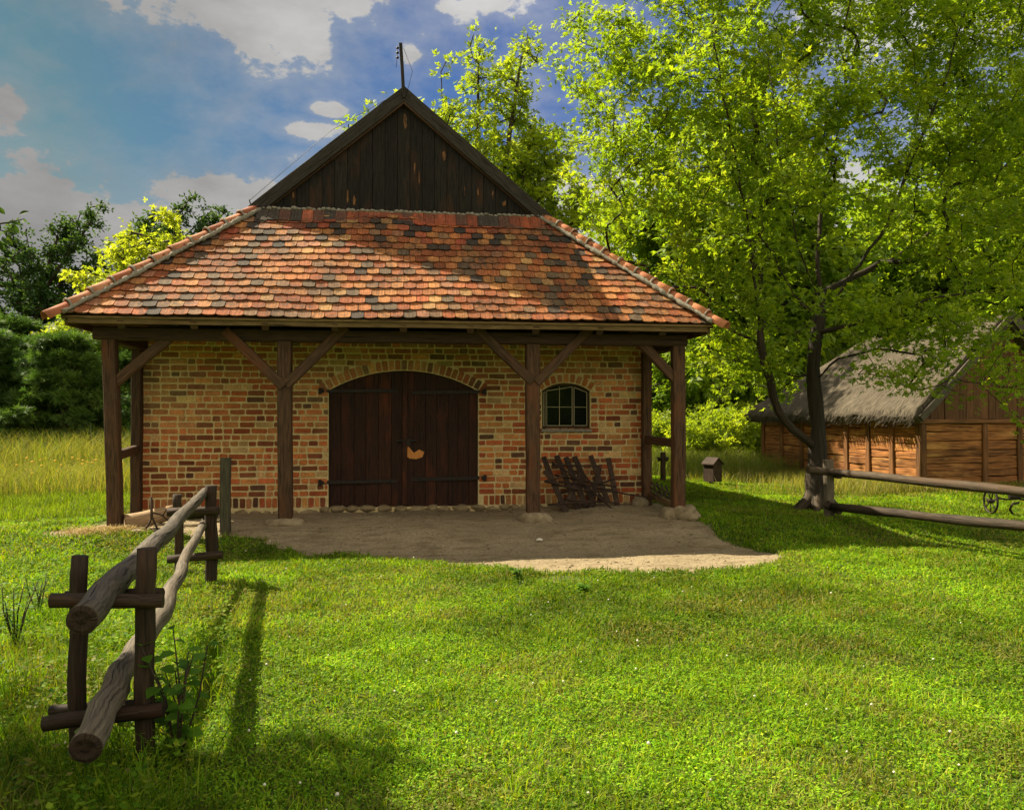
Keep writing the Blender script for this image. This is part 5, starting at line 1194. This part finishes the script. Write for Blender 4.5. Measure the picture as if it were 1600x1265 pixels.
# ------------------------------------------------------------------ grass
def blades(X, Y, h, wd, colors, rng, lean=.5, base=None):
    n = len(X); Z = gz(X, Y)-.005 if base is None else base; an = rng.uniform(0, 2*PI, n); s = np.stack([np.cos(an), np.sin(an), np.zeros(n)], 1)*wd[:, None]*.5
    la = rng.uniform(0, 2*PI, n); lm = h*rng.random(n)*lean; P0 = np.stack([X, Y, Z], 1); mid = P0+np.stack([np.cos(la)*lm*.35, np.sin(la)*lm*.35, h*.6], 1); tip = P0+np.stack([np.cos(la)*lm*1.2, np.sin(la)*lm*1.2, h*rng.uniform(.85, 1, n)], 1)
    V_ = np.stack([P0-s, P0+s, mid+s*.75, mid-s*.75, tip, tip+s*.02], 1).reshape(-1, 3)
    b = np.arange(n)*6; F_ = np.concatenate([np.stack([b, b+1, b+2, b+3], 1), np.stack([b+3, b+2, b+5, b+4], 1)]); shade = np.array([.75, .75, 1, 1, 1.12, 1.12])
    return V_, F_, np.repeat(colors[:, None], 6, 1).reshape(-1, 3)
def flatleaf(X, Y, z, r, colors, rng):
    n = len(X); Z = gz(X, Y)+z; an = rng.uniform(0, 2*PI, n); d = np.stack([np.cos(an), np.sin(an), rng.uniform(-.35, .5, n)], 1)*r[:, None]; s = np.stack([-np.sin(an), np.cos(an), rng.uniform(-.4, .4, n)], 1)*r[:, None]*.6; P = np.stack([X, Y, Z], 1)
    V_ = np.stack([P-d*.8, P+s, P+d, P-s], 1).reshape(-1, 3); return V_, np.arange(4*n).reshape(-1, 4), np.repeat(colors[:, None], 4, 1).reshape(-1, 3)
def join(parts):
    o = 0; Vs, Fs, Cs = [], [], []
    for v_, f_, c_ in parts: Vs.append(v_); Fs.append(f_+o); Cs.append(c_); o += len(v_)
    return np.concatenate(Vs), np.concatenate(Fs), np.concatenate(Cs)
rg = np.random.default_rng(5)
def sample(n, r0, r1, a0=-.62, a1=.86):
    u_ = rg.random(n); r = r0*(r1/r0)**u_ if False else r0+(r1-r0)*u_**1.25; a_ = rg.uniform(a0, a1, n); x = CX+np.sin(a_)*r; y = CY+np.cos(a_)*r; return x, y, r
def inbarn(x, y): return ((np.abs(x) < 4.3) & (y > -1.6) & (y < BD+.3))
def inthatch(x, y):
    a_ = (x-O.x)*u.x+(y-O.y)*u.y; b_ = (x-O.x)*v.x+(y-O.y)*v.y; return (a_ > .0) & (a_ < BL) & (b_ > .0) & (b_ < 2*HW)
GP = np.array([(.14, .26, .010), (.20, .33, .013), (.06, .14, .008), (.29, .37, .025)])
def gcol(x, y, n):
    c = mixcol(n, GP, rg); f = fbm(x*.55+40, y*.55+40, 12)[:, None]; f2 = fbm(x*2.3+40, y*2.3+40, 14)[:, None]
    c = c*(1+1.3*(f-.5))*(1+1.2*(f2-.5))*np.array([1.12, 1, 1])**(rg.normal(0, 1, (n, 1))); dry = np.clip((fbm(x*1.1+80, y*1.1+80, 17)-.50)*5, 0, 1)[:, None]*.45
    dryp = (rg.random((n, 1)) < .07+dry); return np.where(dryp, c*.3+np.array([.30, .24, .08])*.75*rg.uniform(.6, 1.2, (n, 1)), c)
parts = []
x, y, r = sample(520000, 1.6, 26); keep = (rg.random(len(x)) > dirt(x, y)*1.25+(dirt(x, y) > .9)) & ~inbarn(x, y) & ~inthatch(x, y); x, y, r = x[keep], y[keep], r[keep]; n = len(x)
tall = fbm(x*.8+20, y*.8+20, 31); h = rg.uniform(.018, .045, n)*(.7+.9*tall)*(1+.02*r); parts.append(blades(x, y, h, .0032+.0010*r, gcol(x, y, n), rg, 1.3))
x, y, r = sample(400000, 1.6, 16); keep = (rg.random(len(x)) > dirt(x, y)*2.2) & ~inbarn(x, y); x, y, r = x[keep], y[keep], r[keep]; n = len(x)
cl = fbm(x*1.4+70, y*1.4+70, 41); keep = rg.random(n) < .35+1.6*(cl-.35); x, y, r = x[keep], y[keep], r[keep]; n = len(x)
parts.append(flatleaf(x, y, rg.uniform(.008, .038, n), (.0055+.0011*r)*rg.uniform(.7, 1.3, n), gcol(x, y, n)*np.array([.9, 1.0, .9]), rg))
# taller tufts and weeds scattered, more by the fence
x, y, r = sample(1500, 2, 14); T_ = []
for cx1, cy1 in zip(x[:420], y[:420]):
    if dirt(cx1, cy1) > .3 or inbarn(np.array(cx1), np.array(cy1)): continue
    k = 16; T_.append(np.stack([cx1+rg.normal(0, .025, k), cy1+rg.normal(0, .025, k)], 1))
T_ = np.concatenate(T_); n = len(T_); parts.append(blades(T_[:, 0], T_[:, 1], rg.uniform(.05, .11, n), np.full(n, .005)+.0006*np.hypot(T_[:, 0], T_[:, 1]+13.7), gcol(T_[:, 0], T_[:, 1], n), rg, 1.5))
V_, F_, C_ = join(parts); tag(npmesh('lawn_grass', V_, F_, C_, M['grass']), 'short sunlit lawn of grass and clover leaves', 'grass', kind='stuff')
# rough grass left of and under the fence
parts = []; n = 16000; x = rg.uniform(-3.6, -.9, n); y = rg.uniform(-11.6, -6.0, n); fxl = -1.02+(y+9.5)*-.165
k = (x < fxl+.05+rg.normal(0, .12, n)) & (fbm(x*1.6+9, y*1.6+9, 61) > .36+.1*rg.random(n)); x, y = x[k], y[k]; n = len(x)
parts.append(blades(x, y, rg.uniform(.08, .24, n), rg.uniform(.004, .008, n), gcol(x, y, n)*np.array([.75, .8, .8]), rg, 1.2))
n = 9000; x = rg.uniform(-3.4, -1.0, n); y = rg.uniform(-11.4, -6.5, n); k = (x < -1.0+(y+9.5)*-.165+.1) & (fbm(x*2.2+19, y*2.2+9, 62) > .5); x, y = x[k], y[k]; n = len(x)
parts.append(flatleaf(x, y, rg.uniform(.05, .20, n), rg.uniform(.012, .028, n), gcol(x, y, n)*.7, rg))
V_, F_, C_ = join(parts); tag(npmesh('rough_grass', V_, F_, C_, M['grass']), 'rough weedy grass to the left of the pole fence', 'grass', kind='stuff')
# tall seeding meadow behind left and around the thatched barn
parts = []
def meadow(n, fx, h0, h1, pal, wd=.012):
    x, y = fx(n); k = ~inbarn(x, y) & ~inthatch(x, y); x, y = x[k], y[k]; n = len(x); c = mixcol(n, pal, rg)*(.7+.6*fbm(x*.7+50, y*.7+50, 71)[:, None])
    parts.append(blades(x, y, rg.uniform(h0, h1, n), np.full(n, wd), c, rg, .8))
MP = [(.34, .29, .10), (.26, .28, .06), (.16, .22, .03), (.42, .36, .16)]
meadow(26000, lambda n: (rg.uniform(-16, -4.6, n), rg.uniform(3.5, 10, n)), .15, .75, [(.30, .28, .10), (.22, .28, .05), (.13, .21, .02), (.36, .32, .15)])
meadow(22000, lambda n: (rg.uniform(-17, -4.6, n), rg.uniform(8, 13.5, n)), .4, 1.5, [(.28, .27, .10), (.20, .26, .05), (.12, .19, .02), (.34, .30, .14)])
meadow(16000, lambda n: (rg.uniform(-12, -4.4, n), rg.uniform(-.5, 5, n)), .08, .2, [(.18, .27, .03), (.24, .32, .04), (.12, .2, .02)])
meadow(16000, lambda n: (O.x+u.x*(t_ := rg.uniform(-.5, BL+2, n))-v.x*(d_ := rg.exponential(.8, n))-v.x*.08, O.y+u.y*t_-v.y*d_-v.y*.08), .10, .38, MP)
meadow(5000, lambda n: (O.x-u.x*(t_ := .1+rg.exponential(.35, n))+v.x*(d_ := rg.uniform(0, 5, n)), O.y-u.y*t_+v.y*d_), .08, .28, MP)
meadow(16000, lambda n: (rg.uniform(5.2, 11, n), rg.uniform(7.5, 14, n)), .2, .8, [(.22, .27, .05), (.16, .24, .03), (.34, .33, .12)])
V_, F_, C_ = join(parts); tag(npmesh('meadow_grass', V_, F_, C_, M['grass']), 'tall seeding meadow grass around the trees and the thatched barn', 'grass', kind='stuff')
# dry hay by the left corner post
n = 1500; p = atg(165, 830); x = p.x+rg.normal(0, .28, n); y = p.y+rg.normal(0, .16, n); V_, F_, C_ = blades(x, y, rg.uniform(.02, .09, n), np.full(n, .008), np.tile(np.array([[.5, .38, .16]]), (n, 1)), rg, 3.5)
tag(npmesh('hay', V_, F_, C_, M['hay']), 'scattered dry hay around the foot of the left corner post', 'hay', kind='stuff')
# clover blossoms
mb = MB(); xs_, ys_, r_ = sample(900, 2.2, 12)
for i in range(170):
    if dirt(xs_[i], ys_[i]) > .2 or abs(xs_[i]) > 5: continue
    rr = random.uniform(.005, .009)*(1+.02*r_[i]); mb.rock((xs_[i], ys_[i], gzf(xs_[i], ys_[i])+random.uniform(.03, .06)), (rr, rr, rr), sub=1, rough=.2)
tag(mb.build('clover_blossoms', M['white']), 'tiny white clover blossoms dotted over the lawn', 'flowers', kind='stuff')
# yellow meadow flowers
mb = MB(); m, nt = newmat('yellow_petal'); N = NT(nt); finish(N, (.7, .45, .02), .7)
for i in range(60):
    x_ = random.gauss(-7.3, 1.6); y_ = random.uniform(4.5, 9); mb.rock((x_, y_, random.uniform(.25, .6)), (.035, .035, .02), sub=1, rough=.3)
tag(mb.build('meadow_flowers', m), 'yellow meadow flowers among the tall grass at the left', 'flowers', kind='stuff')
# pebbles, twigs and leaf litter on the bare sand
mb = MB(); q = 0
while q < 1500:
    x_ = random.uniform(-4.4, 5.2); y_ = random.uniform(-4.4, -.15)
    if dirt(x_, y_) < .35: continue
    q += 1; z_ = gzf(x_, y_)-.03*float(dirt(x_, y_))*(y_ < -1.6)+.004
    if q % 3: r_ = random.choice([.006, .009, .013, .02]) if q % 9 else .03; mb.rock((x_, y_, z_), (r_, r_*random.uniform(.6, 1), r_*.5), sub=1, rough=.4, seed=q)
    else:
        a_ = random.uniform(0, 6.28); L_ = random.uniform(.02, .09); mb.tube([(x_, y_, z_+.012), (x_+math.cos(a_)*L_, y_+math.sin(a_)*L_, z_+.012)], .0035, 4)
tag(mb.build('yard_litter', M['stone']), 'scattered pebbles and twigs on the bare sand', 'gravel', kind='stuff')
print('faces', sum(len(o.data.polygons) for o in bpy.data.objects if o.type == 'MESH'))
